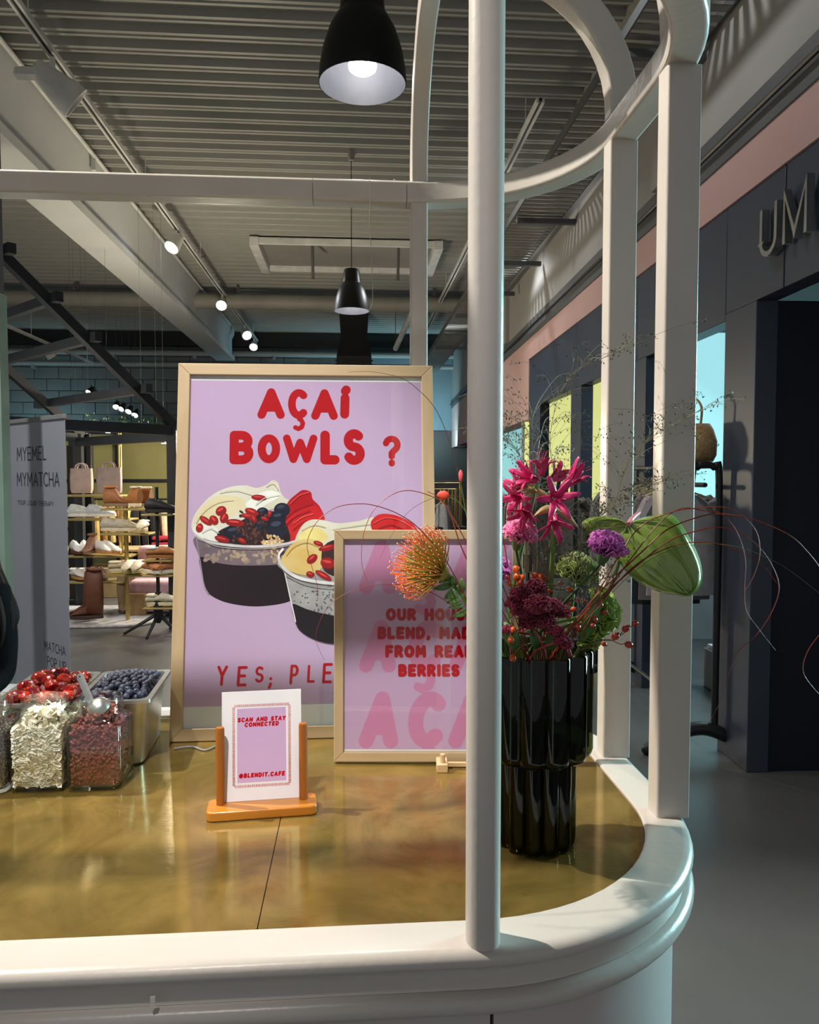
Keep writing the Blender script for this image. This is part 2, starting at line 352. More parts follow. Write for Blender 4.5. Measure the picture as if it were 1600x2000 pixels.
# sign letters standing off the facade
sg = thing('shop_sign', 'raised brushed silver letters U and M on the navy shopfront', 'sign', FM @ V((-.6, -.02, 2.72)))
M_sil = pm('brushed_silver', (190, 190, 188), .3, .9, 60, (170, 170, 170), stretch=(1, 1, .05))
def letter(ch, s_start, size, wt):
    m2 = MB(); sl = {'U': [[(0, 1), (0, .3)]+arc(.3, .3, .3, .3, 180, 360, 12)+[(.6, 1)]], 'M': [[(0, 0), (0, 1), (.39, .12), (.78, 1), (.78, 0)]]}[ch]
    for st in sl:
        L = [V(p) for p in st]; h = wt/2; lf = []; rg = []
        for i, p in enumerate(L):
            d0 = (L[i]-L[i-1]).normalized() if i else (L[1]-L[0]).normalized(); d1 = (L[i+1]-L[i]).normalized() if i < len(L)-1 else d0
            n0 = V((-d0.y, d0.x)); n1 = V((-d1.y, d1.x)); q = (n0+n1).normalized(); k = h/max(.42, q.dot(n0)); lf.append(p+q*k); rg.append(p-q*k)
        for i in range(len(L)-1):
            quad = [lf[i], lf[i+1], rg[i+1], rg[i]]
            vs = []
            for tt in (-.05, -.012): vs += [FM @ V((s_start-p.x*size, tt, 2.725+p.y*size)) for p in quad]
            m2.add(vs, [(0, 1, 2, 3), (4, 7, 6, 5), (0, 4, 5, 1), (1, 5, 6, 2), (2, 6, 7, 3), (3, 7, 4, 0)])
    o = obj('letter', m2, M_sil, sg); return o
letter('U', -.215, .235, .105); letter('M', -.435, .235, .105)
# conduit along the dark band and wall pilasters
tag(obj('conduit', MB().tube([FM @ V((-4, -.05, 3.50)), FM @ V((16, -.05, 3.50))], .014, 6), M_black), 'thin black conduit running along the dark band above the shopfront', 'pipe')
obj('pilaster', fbox(1.0, 1.35, -.06, .1, 3.62, 4.9), M_gwall, wr, bevel=.005)
obj('pilaster', fbox(7.4, 7.7, -.06, .1, 3.62, 4.9), M_gwall, wr, bevel=.005)
# ------------------------------------------------------------------ ceiling things
bm_ = thing('ceiling_beam', 'long white concrete beam running under the ceiling on the left', 'beam', (-3.18, 10, 4.5))
prof = [(-.23, 4.5), (.23, 4.5), (.23, 4.60), (.17, 4.66), (.17, 5.02), (.23, 5.14), (.23, 5.29), (-.23, 5.29), (-.23, 5.14), (-.17, 5.02), (-.17, 4.66), (-.23, 4.60)]
mb = MB(); n = len(prof); mb.add([(-3.18+a, -2, b) for a, b in prof]+[(-3.18+a, 19.4, b) for a, b in prof], [tuple(range(n)), tuple(range(n, 2*n))]+[(i, (i+1) % n, n+(i+1) % n, n+i) for i in range(n)])
obj('beam_body', mb, M_white, bm_)
obj('edge_pipe', MB().tube([(-2.9, -2, 5.22), (-2.9, 18.5, 5.22)], .022, 8), M_lampw, bm_)
for yy in (5.6, 9.0): obj('clip', MB().box((-2.92, yy, 5.13), (.05, .05, .12)), M_lampw, bm_)
def track(name, label, x, y0, y1, z=5.0):
    t = thing(name, label, 'light track', (x, (y0+y1)/2, z))
    for dx in (-.026, .026): obj('rail', MB().box((x+dx, (y0+y1)/2, z), (.022, y1-y0, .045)), M_lampw, t)
    obj('slot', MB().box((x, (y0+y1)/2, z+.008), (.032, y1-y0, .026)), M_black, t)
    yy = y0+.6
    while yy < y1: obj('hanger', MB().tube([(x, yy, z+.02), (x, yy, 5.34)], .006, 6), M_lampw, t); yy += 3.2
    return t
track('light_track', 'white lighting track hanging beside the long white beam', -2.4, -1, 19.4)
track('light_track', 'white lighting track on the ceiling behind the front pole', 1.7, 6.9, 19)
track('light_track', 'thin white lighting track above the black house frame', -6.4, 12, 19.5, 4.4)
def spotlamp(p, aim, label, lit=True, size=1.0, mat=None, grp='track spotlights', z=None):
    t = thing('track_spotlight', label, 'spotlight', p, grp); p = V(p); a = V(aim).normalized(); q = a.to_track_quat('Z', 'Y').to_matrix().to_4x4()
    T = Matrix.Translation(p-V((0, 0, .13*size))) @ q; m = mat or M_lampw; s = size
    obj('lamp_housing', MB().lathe([(.035*s, -.11*s), (.05*s, -.10*s), (.09*s, .08*s), (.095*s, .14*s), (.085*s, .14*s), (.078*s, .1*s)], 20, T), m, t)
    obj('lens', MB().lathe([(.002, .098*s), (.08*s, .10*s), (.08*s, .108*s), (.002, .108*s)], 18, T), M_bulb if lit else M_dgrey, t)
    obj('bracket', MB().tube([p+V((0, 0, .0)), p-V((0, 0, .13*s))], .016*s, 8), m, t)
    if z: obj('drop_rod', MB().tube([p, (p.x, p.y, z)], .002, 5), M_dgrey, t)
    return t
sl = spotlamp((-2.4, 6.45, 4.97), (.75, .4, -.6), 'unlit grey track spotlight beside the beam, nearest the viewer', False, 1.5)
obj('driver_disc', MB().lathe([(.02, -.05), (.12, -.045), (.14, 0), (.12, .045), (.02, .05)], 20, Matrix.Translation((-2.56, 6.45, 4.84)) @ Matrix.Rotation(.5, 4, 'X')), M_lampw, sl)
spotlamp((-2.4, 10.75, 4.97), (-.35, -.55, -.75), 'lit white track spotlight just below the kiosk back rail', True, 1.1)
spotlamp((-2.4, 14.4, 4.97), (.0, -.75, -.55), 'lit track spotlight at the end of the big duct', True, 1.1)
spotlamp((-2.4, 17.3, 4.97), (.4, -.75, -.55), 'lit track spotlight second from the far end of the beam', True, 1.2)
spotlamp((-2.4, 18.9, 4.97), (.0, -.75, -.55), 'lit track spotlight right above the large poster frame', True, 1.1)
spotlamp((-6.4, 13.6, 4.38), (.1, -.75, -.6), 'lit track spotlight left of the black house frame rafters', True, 1.3)
spotlamp((-6.4, 16.6, 4.38), (.4, .2, -.7), 'unlit track spotlight between the rafters of the house frame', False, 1.1)
for i, (u, v_) in enumerate(((178, 752), (188, 762), (228, 780), (240, 784), (254, 789), (266, 796))):
    p = onY(u, v_, 15.5)
    spotlamp(p, (random.uniform(-.3, .3), -.7, -.6), ['black spotlight in the upper pair behind the rafter', 'lower black spotlight of the pair behind the rafter', 'leftmost black spotlight in the row of four at the rafter foot', 'second black spotlight in the row of four at the rafter foot', 'third black spotlight in the row of four at the rafter foot', 'rightmost black spotlight in the row of four at the rafter foot'][i], True, .75, M_black, 'black spotlights', 5.33)
# ducts and pipes
dt = thing('air_duct', 'wide pale round duct crossing under the ceiling near the back', 'duct', (-3, 15, 4.9))
obj('duct_tube', MB().tube([(-10, 15, 4.98), (2.4, 15, 4.98)], .15, 16), pm('duct_paint', (150, 148, 140), .5, 0, 2), dt)
for x in (-5.2, -2.2, .0, 1.6): obj('hanger', MB().bar((x, 15, 5.05), (x, 15, 5.33), .05, .02), M_dgrey, dt)
for i, (z, yy, r, lb) in enumerate(((4.72, 19.7, .07, 'upper pale pipe along the back wall'), (4.45, 19.8, .06, 'lower pale pipe along the back wall'))):
    t = thing('wall_pipe', lb, 'pipe', (-3, yy, z)); obj('pipe_tube', MB().tube([(-11, yy, z), (6, yy, z)], r, 10), M_gwall, t)
    for x in range(-10, 6, 2): obj('pipe_clip', MB().box((x, yy+.05, z-.06), (.06, .2, .14)), M_gwall, t)
tag(obj('roof_edge_strip', MB().box((-3, 19.95, 5.1), (25, .3, .34)), M_black), 'dark strip between ceiling and back wall', 'strip')
hp = thing('hanging_pole', 'short sloping white tube behind the back post', 'pole', (1.05, 16, 4.2))
obj('tube', MB().tube([(1.2, 15.2, 4.9), (.95, 17.0, 4.45)], .06, 10), M_lampw, hp); obj('hanger', MB().tube([(1.2, 15.2, 4.9), (1.2, 15.2, 5.34)], .008, 6), M_dgrey, hp); obj('hanger', MB().tube([(.95, 17.0, 4.45), (.95, 17.0, 5.34)], .008, 6), M_dgrey, hp)
# skylight frame
sk = thing('skylight', 'rectangular skylight well with white frame boards in the ceiling', 'skylight', (-.1, 12.7, 5.1))
obj('frame_board', MB().box((-.08, 11.95, 5.22), (2.75, .05, .10)), M_lampw, sk, bevel=.005); obj('frame_board', MB().box((-.08, 13.5, 5.22), (2.75, .05, .10)), M_lampw, sk, bevel=.005)
obj('frame_board', MB().box((-1.5, 12.7, 5.2), (.14, 1.6, .14)), M_lampw, sk, bevel=.005); obj('frame_board', MB().box((1.34, 12.7, 5.2), (.14, 1.6, .14)), M_lampw, sk, bevel=.005)
obj('panel', MB().box((-.08, 12.72, 5.28), (2.7, 1.5, .02)), M_gwall, sk)
for x in (-.62, .72): obj('rod', MB().tube([(x, 12.0, 5.27), (x, 12.2, 4.72)], .022, 8), M_dgrey, sk)
# black slatted tower at the back
tw = thing('ventilation_tower', 'black slatted ventilation tower behind the far pendant lamp', 'tower', (.03, 17.5, 0))
obj('tower_body', MB().box((.03, 17.5, 2.15), (.78, .7, 4.3)).loft([[(.03+a*k, 17.5+b*k, z) for a, b in ((-.39, -.35), (.39, -.35), (.39, .35), (-.39, .35))] for k, z in ((1, 4.3), (.76, 4.75), (.84, 5.25))]), M_black, tw)
for i in range(12): obj('slat', MB().box((.03, 17.12, 3.2+i*.09), (.84, .08, .03)), M_black, tw)
# cable tray
ct = thing('cable_tray', 'grey perforated cable tray under the ceiling along the right wall', 'cable tray', (1.85, 10, 4.2))
for x in (1.62, 2.1): obj('side_rail', MB().box((x, 10.5, 4.24), (.012, 17, .07)), M_dgrey, ct)
mb = MB()
for i in range(170): mb.box((1.86, 2.1+i*.1, 4.21), (.48, .06, .006))
tag(obj('slotted_floor', mb, pm('tray_zinc', (122, 122, 118), .5, .3, 5), ct), kind='stuff')
for i in range(8): obj('bracket', MB().box((1.95, 4.6+i*1.5, 4.16), (.62, .05, .05)), M_dgrey, ct)
# pendants
M_pend = pm('pendant_black', (16, 17, 19), .4, 0, 10, (20, 21, 23)); M_pin = pm('pendant_inside', (112, 113, 122), .45, 0, 6)
def pendant(x, y, z, label, s=1.0, power=60):
    t = thing('pendant_lamp', label, 'lamp', (x, y, z), 'black dome pendants'); T = Matrix.Translation((x, y, z))
    out = [(.203, 0), (.204, .02), (.198, .08), (.182, .16), (.155, .24), (.125, .295), (.108, .315), (.106, .33), (.09, .46), (.082, .475), (.02, .48)]
    obj('shade', MB().lathe([(r*s, zz*s) for r, zz in out], 40, T, cap=False), M_pend, t)
    obj('reflector', MB().lathe([(r*s, zz*s) for r, zz in [(.2, .0), (.199, .02), (.193, .08), (.176, .158), (.15, .235), (.1, .285), (.004, .29)]], 40, T, cap=False), M_pin, t)
    obj('bulb', MB().lathe([(.004, .055*s), (.05*s, .058*s), (.064*s, .07*s), (.066*s, .09*s), (.045*s, .14*s), (.03*s, .28*s)], 20, T), pm('bulb_glow', (255, 255, 255), .4, 0, 3, emit=(255, 252, 245), es=11), t)
    obj('cable', MB().tube([(x, y, z+.47*s), (x, y, 5.3)], .005, 6), M_black, t)
    obj('canopy', MB().lathe([(.0, 5.22), (.03, 5.23), (.05, 5.33)], 16, Matrix.Translation((x, y, 0))), M_gwall, t)
    spot('pendant_light', (x, y, z+.035), (x, y, 0), power, 130, .5, .05, (1, .95, .86))
pendant(.05, 3.62, 3.43, 'large black dome pendant lamp with glowing bulb at the top of the picture', 1.0, 90)
pendant(-.01, 8.9, 3.52, 'small far black dome pendant lamp above the poster frame', 1.0, 80)
# ================================================================== KIOSK
CR, CL, CF, CB = .17, -1.75, 1.395, 1.64
def stadium(n=18):
    P = []
    for cx, cy, a0 in ((CR, CF, -90), (CR, CB, 0), (CL, CB, 90), (CL, CF, 180)):
        for i in range(n+1):
            a = math.radians(a0+90*i/n); d = (math.cos(a), math.sin(a)); P.append(((cx, cy), d))
    return P
ST = stadium()
M_paint = pm('white_gloss_paint', (204, 197, 189), .28, 0, 6, (209, 202, 194), .12, 60)
M_panel = pm('cabinet_paint', (206, 192, 188), .4, 0, 4, (203, 195, 191), .05, 60)
ks = thing('kiosk', 'white rounded kiosk counter with an open canopy frame of posts and rails', 'kiosk', (-.8, 1.52, 0))
rim = [(.362, .955), (.362, .983), (.366, .986), (.424, .986), (.433, .984), (.439, .979), (.4415, .972), (.4395, .965), (.434, .961), (.4285, .960), (.4275, .955)]
obj('rim', MB().sweep(rim, ST), M_paint, ks, ang=50)
obj('cove', MB().sweep([(.37, .9545), (.4265, .9545), (.4250, .948), (.4250, .933), (.4265, .9275), (.37, .9275)], ST), M_paint, ks, ang=50)
tor = [(.38, .9270), (.427, .9270)]+[(.4285+.0150*math.cos(math.radians(a)), .912+.0150*math.sin(math.radians(a))) for a in range(75, -91, -15)]+[(.38, .8965)]
obj('moulding', MB().sweep(tor, ST), M_paint, ks, ang=50)
obj('plinth', MB().sweep([(.36, 0), (.385, 0), (.385, .10), (.36, .10)], ST), M_dgrey, ks)
obj('carcass', MB().sweep([(.36, .10), (.395, .10), (.395, .896), (.36, .896)], ST), M_dgrey, ks)
def panel_path(pts): return obj('panel', MB().sweep([(.396, .11), (.409, .11), (.410, .115), (.410, .896), (.396, .896)], pts, closed=False), M_panel, ks, ang=50)
fr = [((x, CF), (0, -1)) for x in (-.62, -.2, .183)]
panel_path(fr)
panel_path([((.188, CF), (0, -1))]+[p for p in ST[1:19]]+[((CR, (CF+CB)/2), (1, 0))]+ST[19:38])
panel_path([((-1.45, CF), (0, -1)), ((-1.0, CF), (0, -1)), ((-.625, CF), (0, -1))])
panel_path([((x, CB), (0, 1)) for x in (.16, -.8, -1.74)])
panel_path(ST[38:]+[((-1.455, CF), (0, -1))])
kp = onY(215, 2006, .975)
obj('knob', MB().lathe([(.004, 0), (.006, .004), (.006, .012), (.016, .016), (.018, .022), (.014, .027), (.002, .028)], 20, Matrix.Translation((kp.x, .985, kp.z-.004)) @ Matrix.Rotation(PI/2, 4, 'X')), pm('knob_brass', (150, 120, 80), .3, .9, 30), ks)
# frame: posts, rail, arches
def rrect(a, b, r=.006, n=4):
    P = []
    for sx, sy, a0 in ((1, 1, 0), (-1, 1, 90), (-1, -1, 180), (1, -1, 270)):
        for i in range(n+1):
            t = math.radians(a0+90*i/n); P.append((sx*(a/2-r)+r*math.cos(t), sy*(b/2-r)+r*math.sin(t)))
    return P
RC = .412
rz0, rz1 = 2.330, 2.386
def post(x, y, wx, wy, r=.005, top=rz0):
    return obj('post', MB().prism([(x+a, y+b) for a, b in rrect(wx, wy, r)], .9845, top), M_paint, ks, ang=50)
post(CR+RC, 1.342, .062, .046); post(CR+RC, 1.642, .062, .046); post(CR+.007, CB+RC, .044, .056); post(CR+.002, CF-RC, .0465, .046, .021)
for a in ((CL-RC, 1.342, .062, .046), (CL-RC, 1.642, .062, .046), (CL, CB+RC, .044, .056), (CL, CF-RC, .046, .046, .021)): post(*a)
rp = [(RC+a, (rz0+rz1)/2+b) for a, b in rrect(.062, rz1-rz0, .008)]
def railseg(pts): return obj('rail', MB().sweep(rp, pts, closed=False), M_paint, ks, ang=50)
railseg([((x, CB), (0, 1)) for x in (CL, CL/2, -.103)]); railseg([((x, CB), (0, 1)) for x in (-.1015, .1425)])
railseg([((.144, CB), (0, 1))]+ST[37:18:-1]); railseg([((CR, CB), (1, 0)), ((CR, CF), (1, 0))]); railseg(ST[0:19])
railseg([((x, CF), (0, -1)) for x in (CL, CL/2, CR)]); railseg(ST[38:])
def arch(p0, p1, wt, wr, R=.30, zt=2.70):          # rounded-corner arch springing from the rail
    p0, p1 = V(p0), V(p1); d = (p1-p0).normalized(); L = (p1-p0).length; pts = [(0, rz1-.002), (0, rz1+.01)]
    for i in range(13): a = PI-PI/2*i/12; pts.append((R+R*math.cos(a), zt-R+R*math.sin(a)))
    for i in range(13): a = PI/2-PI/2*i/12; pts.append((L-R+R*math.cos(a), zt-R+R*math.sin(a)))
    pts += [(L, rz1+.01), (L, rz1-.002)]
    sd = V((-d.y, d.x, 0)); rings = []
    for i, (s, z) in enumerate(pts):
        a = pts[max(i-1, 0)]; b = pts[min(i+1, len(pts)-1)]; t = V((b[0]-a[0], b[1]-a[1])).normalized(); nn = V((-t.y, t.x))
        rings.append([p0+d*(s+nn.x*q)+V((0, 0, z+nn.y*q-p0.z))+sd*k for k, q in rrect(wt, wr, .005, 3)])
    obj('arch', MB().loft(rings), M_paint, ks, ang=50)
arch((CR+.007, CB+RC, 0), (CR+.007, CF-RC, 0), .044, .056)
arch((CR+RC, 1.642, 0), (CL-RC, 1.642, 0), .046, .06); arch((CR+RC, 1.342, 0), (CL-RC, 1.342, 0), .046, .06)
# bits of tape on the moulding
tp = tag(obj('tape_scrap', MB().box(tuple(onY(300, 1952, .958)+V((0, -.004, 0))), (.006, .004, .012), .2), pm('tape', (230, 225, 215), .4, 0, 30)), 'tiny torn scrap of white tape hanging from the counter moulding', 'tape')
# brass worktop, two sheets
def brass(name):
    m = bpy.data.materials.new(name); m.use_nodes = True; N = m.node_tree.nodes; L = m.node_tree.links; b = N['Principled BSDF']
    tc = N.new('ShaderNodeTexCoord')
    n1 = N.new('ShaderNodeTexNoise'); n1.inputs['Scale'].default_value = 5; n1.inputs['Detail'].default_value = 9; n1.inputs['Roughness'].default_value = .62; n1.inputs['Distortion'].default_value = 1.1
    L.new(tc.outputs['Object'], n1.inputs[0])
    r = N.new('ShaderNodeValToRGB'); e = r.color_ramp.elements; e[0].position = .3; e[1].position = .72
    e[0].color = (*lin((114, 97, 50)), 1); e[1].color = (*lin((178, 149, 84)), 1)
    k = e.new(.5); k.color = (*lin((148, 124, 64)), 1); L.new(n1.outputs[0], r.inputs[0]); L.new(r.outputs[0], b.inputs['Base Color'])
    b.inputs['Metallic'].default_value = .6
    n2 = N.new('ShaderNodeTexNoise'); n2.inputs['Scale'].default_value = 9; n2.inputs['Detail'].default_value = 6; L.new(tc.outputs['Object'], n2.inputs[0])
    mr = N.new('ShaderNodeMapRange'); mr.inputs[3].default_value = .05; mr.inputs[4].default_value = .15; L.new(n2.outputs[0], mr.inputs[0]); L.new(mr.outputs[0], b.inputs['Roughness'])
    mp = N.new('ShaderNodeMapping'); mp.inputs['Scale'].default_value = (2, 26, 1); L.new(tc.outputs['Object'], mp.inputs[0])
    n3 = N.new('ShaderNodeTexNoise'); n3.inputs['Scale'].default_value = 14; n3.inputs['Detail'].default_value = 8; L.new(mp.outputs[0], n3.inputs[0])
    bp = N.new('ShaderNodeBump'); bp.inputs['Strength'].default_value = .05; bp.inputs['Distance'].default_value = .002; L.new(n3.outputs[0], bp.inputs['Height']); L.new(bp.outputs[0], b.inputs['Normal'])
    return m
M_brass = brass('aged_brass')
wt_ = thing('brass_worktop', 'worn golden brass worktop set into the white counter rim', 'worktop', (-.8, 1.52, .974))
RB = .361
rt = [(-.1347, CF-RB)]+[(c[0]+d[0]*RB, c[1]+d[1]*RB) for c, d in ST[0:38]]+[(-.1347, CB+RB)]
lf = [(-.1363, CB+RB)]+[(c[0]+d[0]*RB, c[1]+d[1]*RB) for c, d in ST[38:76]]+[(-.1363, CF-RB)]
for q in (rt, lf): obj('brass_sheet', MB().prism(q, .974, .980), M_brass, wt_, smooth=False)
obj('underlay', MB().prism([(c[0]+d[0]*.358, c[1]+d[1]*.358) for c, d in ST], .95, .9735), M_dgrey, wt_, smooth=False)
# wire hook on the back rail
hk = thing('wire_hook', 'thin bent wire with a hook hanging from the kiosk back rail', 'hook', onY(720, 600, 2.015))
wp = [(722, 346), (723, 400), (722, 430), (724, 470), (727, 530), (728, 570), (727, 590), (722, 604), (718, 602), (718, 588)]
obj('wire', MB().tube(crom([onY(u, v, 2.013) for u, v in wp], 4), .0011, 6), pm('wire_steel', (170, 168, 160), .3, .9, 50), hk)
obj('screw', MB().ell(onY(771, 353, 2.03), (.004, .004, .004), 8, 6), MATS['wire_steel'], ks)
ZC = .980
# ================================================================== FRAMES AND PRINTS
M_oak = pm('pale_oak', (190, 167, 130), .5, 0, 22, (174, 150, 114), .08, 60, stretch=(1, 1, .06))
M_oakh = pm('pale_oak_cross', (190, 167, 130), .5, 0, 22, (174, 150, 114), .08, 60, stretch=(.06, 1, 1))
M_pane = glassy('picture_glass', (250, 252, 250), 1.4)
M_lil = pm('lilac_print', (204, 172, 214), .7, 0, 1.2, (208, 178, 218), spec=.1)
M_red = pm('red_ink', (190, 14, 26), .7, 0, 2, (194, 18, 30), spec=.05)
M_paper = pm('white_paper', (226, 226, 236), .6, 0, 3)
def flat(name, c, c2=None, ns=30): return pm('ink_'+name, c, .7, 0, ns, c2 or tuple(min(255, int(x*1.15)) for x in c), spec=.05)
class Plane:
    def __init__(s, o, ex, eu):
        s.o, s.ex, s.eu = V(o), V(ex).normalized(), V(eu).normalized(); s.n = s.ex.cross(s.eu).normalized()
        s.M = Matrix(((s.ex.x, s.eu.x, s.n.x, s.o.x), (s.ex.y, s.eu.y, s.n.y, s.o.y), (s.ex.z, s.eu.z, s.n.z, s.o.z), (0, 0, 0, 1)))
    def px(s, u, v, dn=-.011):             # print position on the sheet
        r = ray(u, v); o = s.o+s.n*dn; k = (o-EYE).dot(s.n)/r.dot(s.n); q = EYE+r*k-o; return (q.dot(s.ex), q.dot(s.eu))
    def put(s, n): return lambda a, b: tuple(s.M @ V((a, b, n)))
def framed(t, P, W, H, fw, dp=.024):
    for k, (a, m) in enumerate((([(0, 0), (fw, fw), (fw, H-fw), (0, H)], M_oak), ([(W, 0), (W, H), (W-fw, H-fw), (W-fw, fw)], M_oak),
                       ([(0, 0), (W, 0), (W-fw, fw), (fw, fw)], M_oakh), ([(0, H), (fw, H-fw), (W-fw, H-fw), (W, H)], M_oakh))):
        obj('frame_side', MB().prism(a, -dp, 0, P.M), m, t, smooth=False, bevel=.0015)
    obj('backing', MB().prism([(fw-.004, fw-.004), (W-fw+.004, fw-.004), (W-fw+.004, H-fw+.004), (fw-.004, H-fw+.004)], -.018, -.0115, P.M), M_paper, t, smooth=False)
    obj('pane', MB().prism([(fw-.003, fw-.003), (W-fw+.003, fw-.003), (W-fw+.003, H-fw+.003), (fw-.003, H-fw+.003)], -.0042, -.0032, P.M), M_pane, t, smooth=False)
# ---- large poster
lean = math.atan2(.152, .915)
P1 = Plane((-.4365, 1.803, .9815), (1, 0, 0), (0, math.sin(lean), math.cos(lean)))
W1, H1 = .641, .925
big = thing('poster_frame', 'large oak framed lilac poster with two fruit bowls leaning on the back post', 'picture', (-.115, 1.81, ZC))
framed(big, P1, W1, H1, .029)
def sheet(P, t, poly, m, n, name='print', sm=0):
    mb = MB(); q = [P.px(*p) for p in poly]
    if sm: q = [tuple(p) for p in crom([V((a, b, 0)) for a, b in q], sm, True)]
    pu = P.put(n); mb.add([pu(p[0], p[1]) for p in q], [tuple(range(len(q)))]); return obj(name, mb, m, t, smooth=False)
obj('print_sheet', MB().add([P1.put(-.0111)(a, b) for a, b in ((.03, .079), (W1-.03, .079), (W1-.03, H1-.041), (.03, H1-.041))], [(0, 1, 2, 3)]), M_lil, big, smooth=False)
LN = [-.0110]
def lay(): LN[0] += .00002; return LN[0]
def blob(poly, c, sm=5, c2=None, ns=30): return sheet(P1, big, poly, flat('%d_%d_%d' % c, c, c2, ns), lay(), 'printed_shape', sm)
def ov(cx, cy, rx, ry, ang=0, n=14):
    a = math.radians(ang); return [(cx+rx*math.cos(2*PI*i/n)*math.cos(a)-ry*math.sin(2*PI*i/n)*math.sin(a), cy+rx*math.cos(2*PI*i/n)*math.sin(a)+ry*math.sin(2*PI*i/n)*math.cos(a)) for i in range(n)]
def many(polys, c, ns=30):                 # one print layer of small like marks
    mb = MB(); pu = P1.put(lay())
    for i, p in enumerate(polys): pu = P1.put(LN[0]+i*4e-6); mb.add([pu(*P1.px(*q)) for q in p], [tuple(range(len(p)))])
    LN[0] += len(polys)*4e-6
    tag(obj('printed_marks', mb, flat('%d_%d_%d' % c, c, None, ns), big, smooth=False), kind='stuff')
def pline(pts, wd, c, sm=5):
    mb = MB(); q = crom([V((*P1.px(*p), 0)) for p in pts], sm); stroke(mb, [(a.x, a.y) for a in q], wd*.00128, P1.put(lay()))
    obj('printed_line', mb, flat('%d_%d_%d' % c, c), big, smooth=False)
rnd = random.Random(3)
# bowl one
blob([(383, 1047), (388, 1085), (397, 1140), (406, 1158), (436, 1174), (480, 1183), (520, 1183), (566, 1174), (592, 1150), (600, 1075), (602, 1040), (480, 1035)], (116, 98, 112), 4, (138, 120, 130), 14)
blob([(390, 1088), (394, 1120), (398, 1142), (407, 1159), (436, 1175), (480, 1183.5), (520, 1183.5), (567, 1174), (592, 1150), (597, 1095), (570, 1100), (520, 1104), (460, 1104), (420, 1098)], (42, 26, 34), 4, (30, 20, 26), 9)
many([ov(rnd.uniform(398, 520), 1072+rnd.uniform(-8, 26), rnd.uniform(3, 8), rnd.uniform(2, 5), rnd.uniform(0, 180), 7) for _ in range(34)], (150, 130, 122))
many([ov(rnd.uniform(440, 580), 1084+rnd.uniform(-8, 12), rnd.uniform(3, 7), rnd.uniform(2, 5), rnd.uniform(0, 180), 7) for _ in range(26)], (176, 152, 134))
blob([(374, 1030), (379, 1008), (396, 984), (420, 963), (450, 951), (480, 948), (500, 953), (520, 947), (532, 938), (543, 943), (548, 960), (556, 972), (566, 980), (540, 992), (512, 1000), (495, 1020), (455, 1040), (400, 1052), (384, 1046)], (236, 232, 222), 5, (226, 218, 200), 8)
blob([(382, 1010), (400, 985), (430, 968), (470, 972), (478, 990), (450, 1010), (412, 1020), (388, 1030)], (240, 228, 196), 5, (236, 222, 186), 10)
blob([(480, 985), (505, 965), (530, 958), (548, 968), (520, 985), (498, 998)], (246, 244, 240), 5)
blob([(376, 1035), (392, 1022), (420, 1030), (436, 1048), (425, 1058), (395, 1050)], (244, 242, 240), 5)
blob([(556, 1000), (563, 980), (578, 966), (592, 957), (607, 961), (611, 975), (625, 990), (633, 1015), (602, 1022), (588, 1042), (570, 1056), (556, 1040)], (206, 26, 36), 5, (186, 18, 30), 10)
blob([(560, 1012), (585, 995), (612, 984), (628, 1000), (633, 1016), (600, 1022), (580, 1048), (562, 1050)], (226, 40, 44), 5, (204, 24, 36), 12)
blob([(556, 1026), (575, 1010), (604, 998), (618, 1004), (604, 1020), (586, 1042), (566, 1060), (556, 1050)], (200, 22, 34), 5, (226, 48, 50), 14)
blob([(425, 1040), (460, 1022), (500, 1005), (540, 1000), (562, 1030), (562, 1062), (500, 1066), (440, 1058)], (34, 24, 30), 5, (52, 38, 40), 40)
for cx, cy, rx, ry in ((551, 996, 16, 14), (513, 1001, 12, 10), (544, 1012, 16, 13), (511, 1026, 14, 13), (541, 1032, 20, 20), (456, 1040, 19, 13)):
    blob(ov(cx, cy, rx, ry), (26, 28, 42), 2, (38, 42, 62), 18); blob(ov(cx-2, cy-ry*.45, rx*.5, ry*.25, -10), (62, 68, 92), 2)
many([ov(490+rnd.gauss(0, 16), 1036+rnd.gauss(0, 16), rnd.uniform(3, 6), rnd.uniform(2, 4), rnd.uniform(0, 180), 5) for _ in range(70)], (66, 38, 38))
many([ov(488+rnd.gauss(0, 15), 1038+rnd.gauss(0, 15), rnd.uniform(2, 4), rnd.uniform(1.5, 3), rnd.uniform(0, 180), 5) for _ in range(40)], (98, 62, 60))
many([ov(534+rnd.gauss(0, 9), 1062+rnd.gauss(0, 7), rnd.uniform(3, 6), rnd.uniform(2, 4), rnd.uniform(0, 180), 6) for _ in range(46)], (206, 164, 122))
many([ov(534+rnd.gauss(0, 8), 1060+rnd.gauss(0, 6), rnd.uniform(2, 3.5), rnd.uniform(1.5, 3), rnd.uniform(0, 180), 6) for _ in range(22)], (236, 206, 170))
def goji(lst):
    for cx, cy, rx, ry, a in lst:
        blob(ov(cx, cy, rx, ry, a), (176, 32, 36), 2, (150, 22, 30), 40); blob(ov(cx-rx*.1, cy-ry*.3, rx*.6, ry*.25, a), (214, 72, 62), 2)
goji([(432, 998, 11, 9, -30), (402, 1017, 14, 6, 35), (418, 1016, 10, 8, 50), (438, 1012, 10, 8, -60), (459, 1021, 18, 7, 5), (390, 1031, 7, 9, 20), (506, 972, 15, 5.5, 5), (492, 1000, 14, 7, 20), (484, 1008, 12, 5, 10),
      (434, 1053, 15, 6, 15), (473, 1056, 9, 5, 30), (517, 1013, 8, 4, 20), (527, 1004, 4, 7, 20), (496, 1013, 9, 5, 60)])
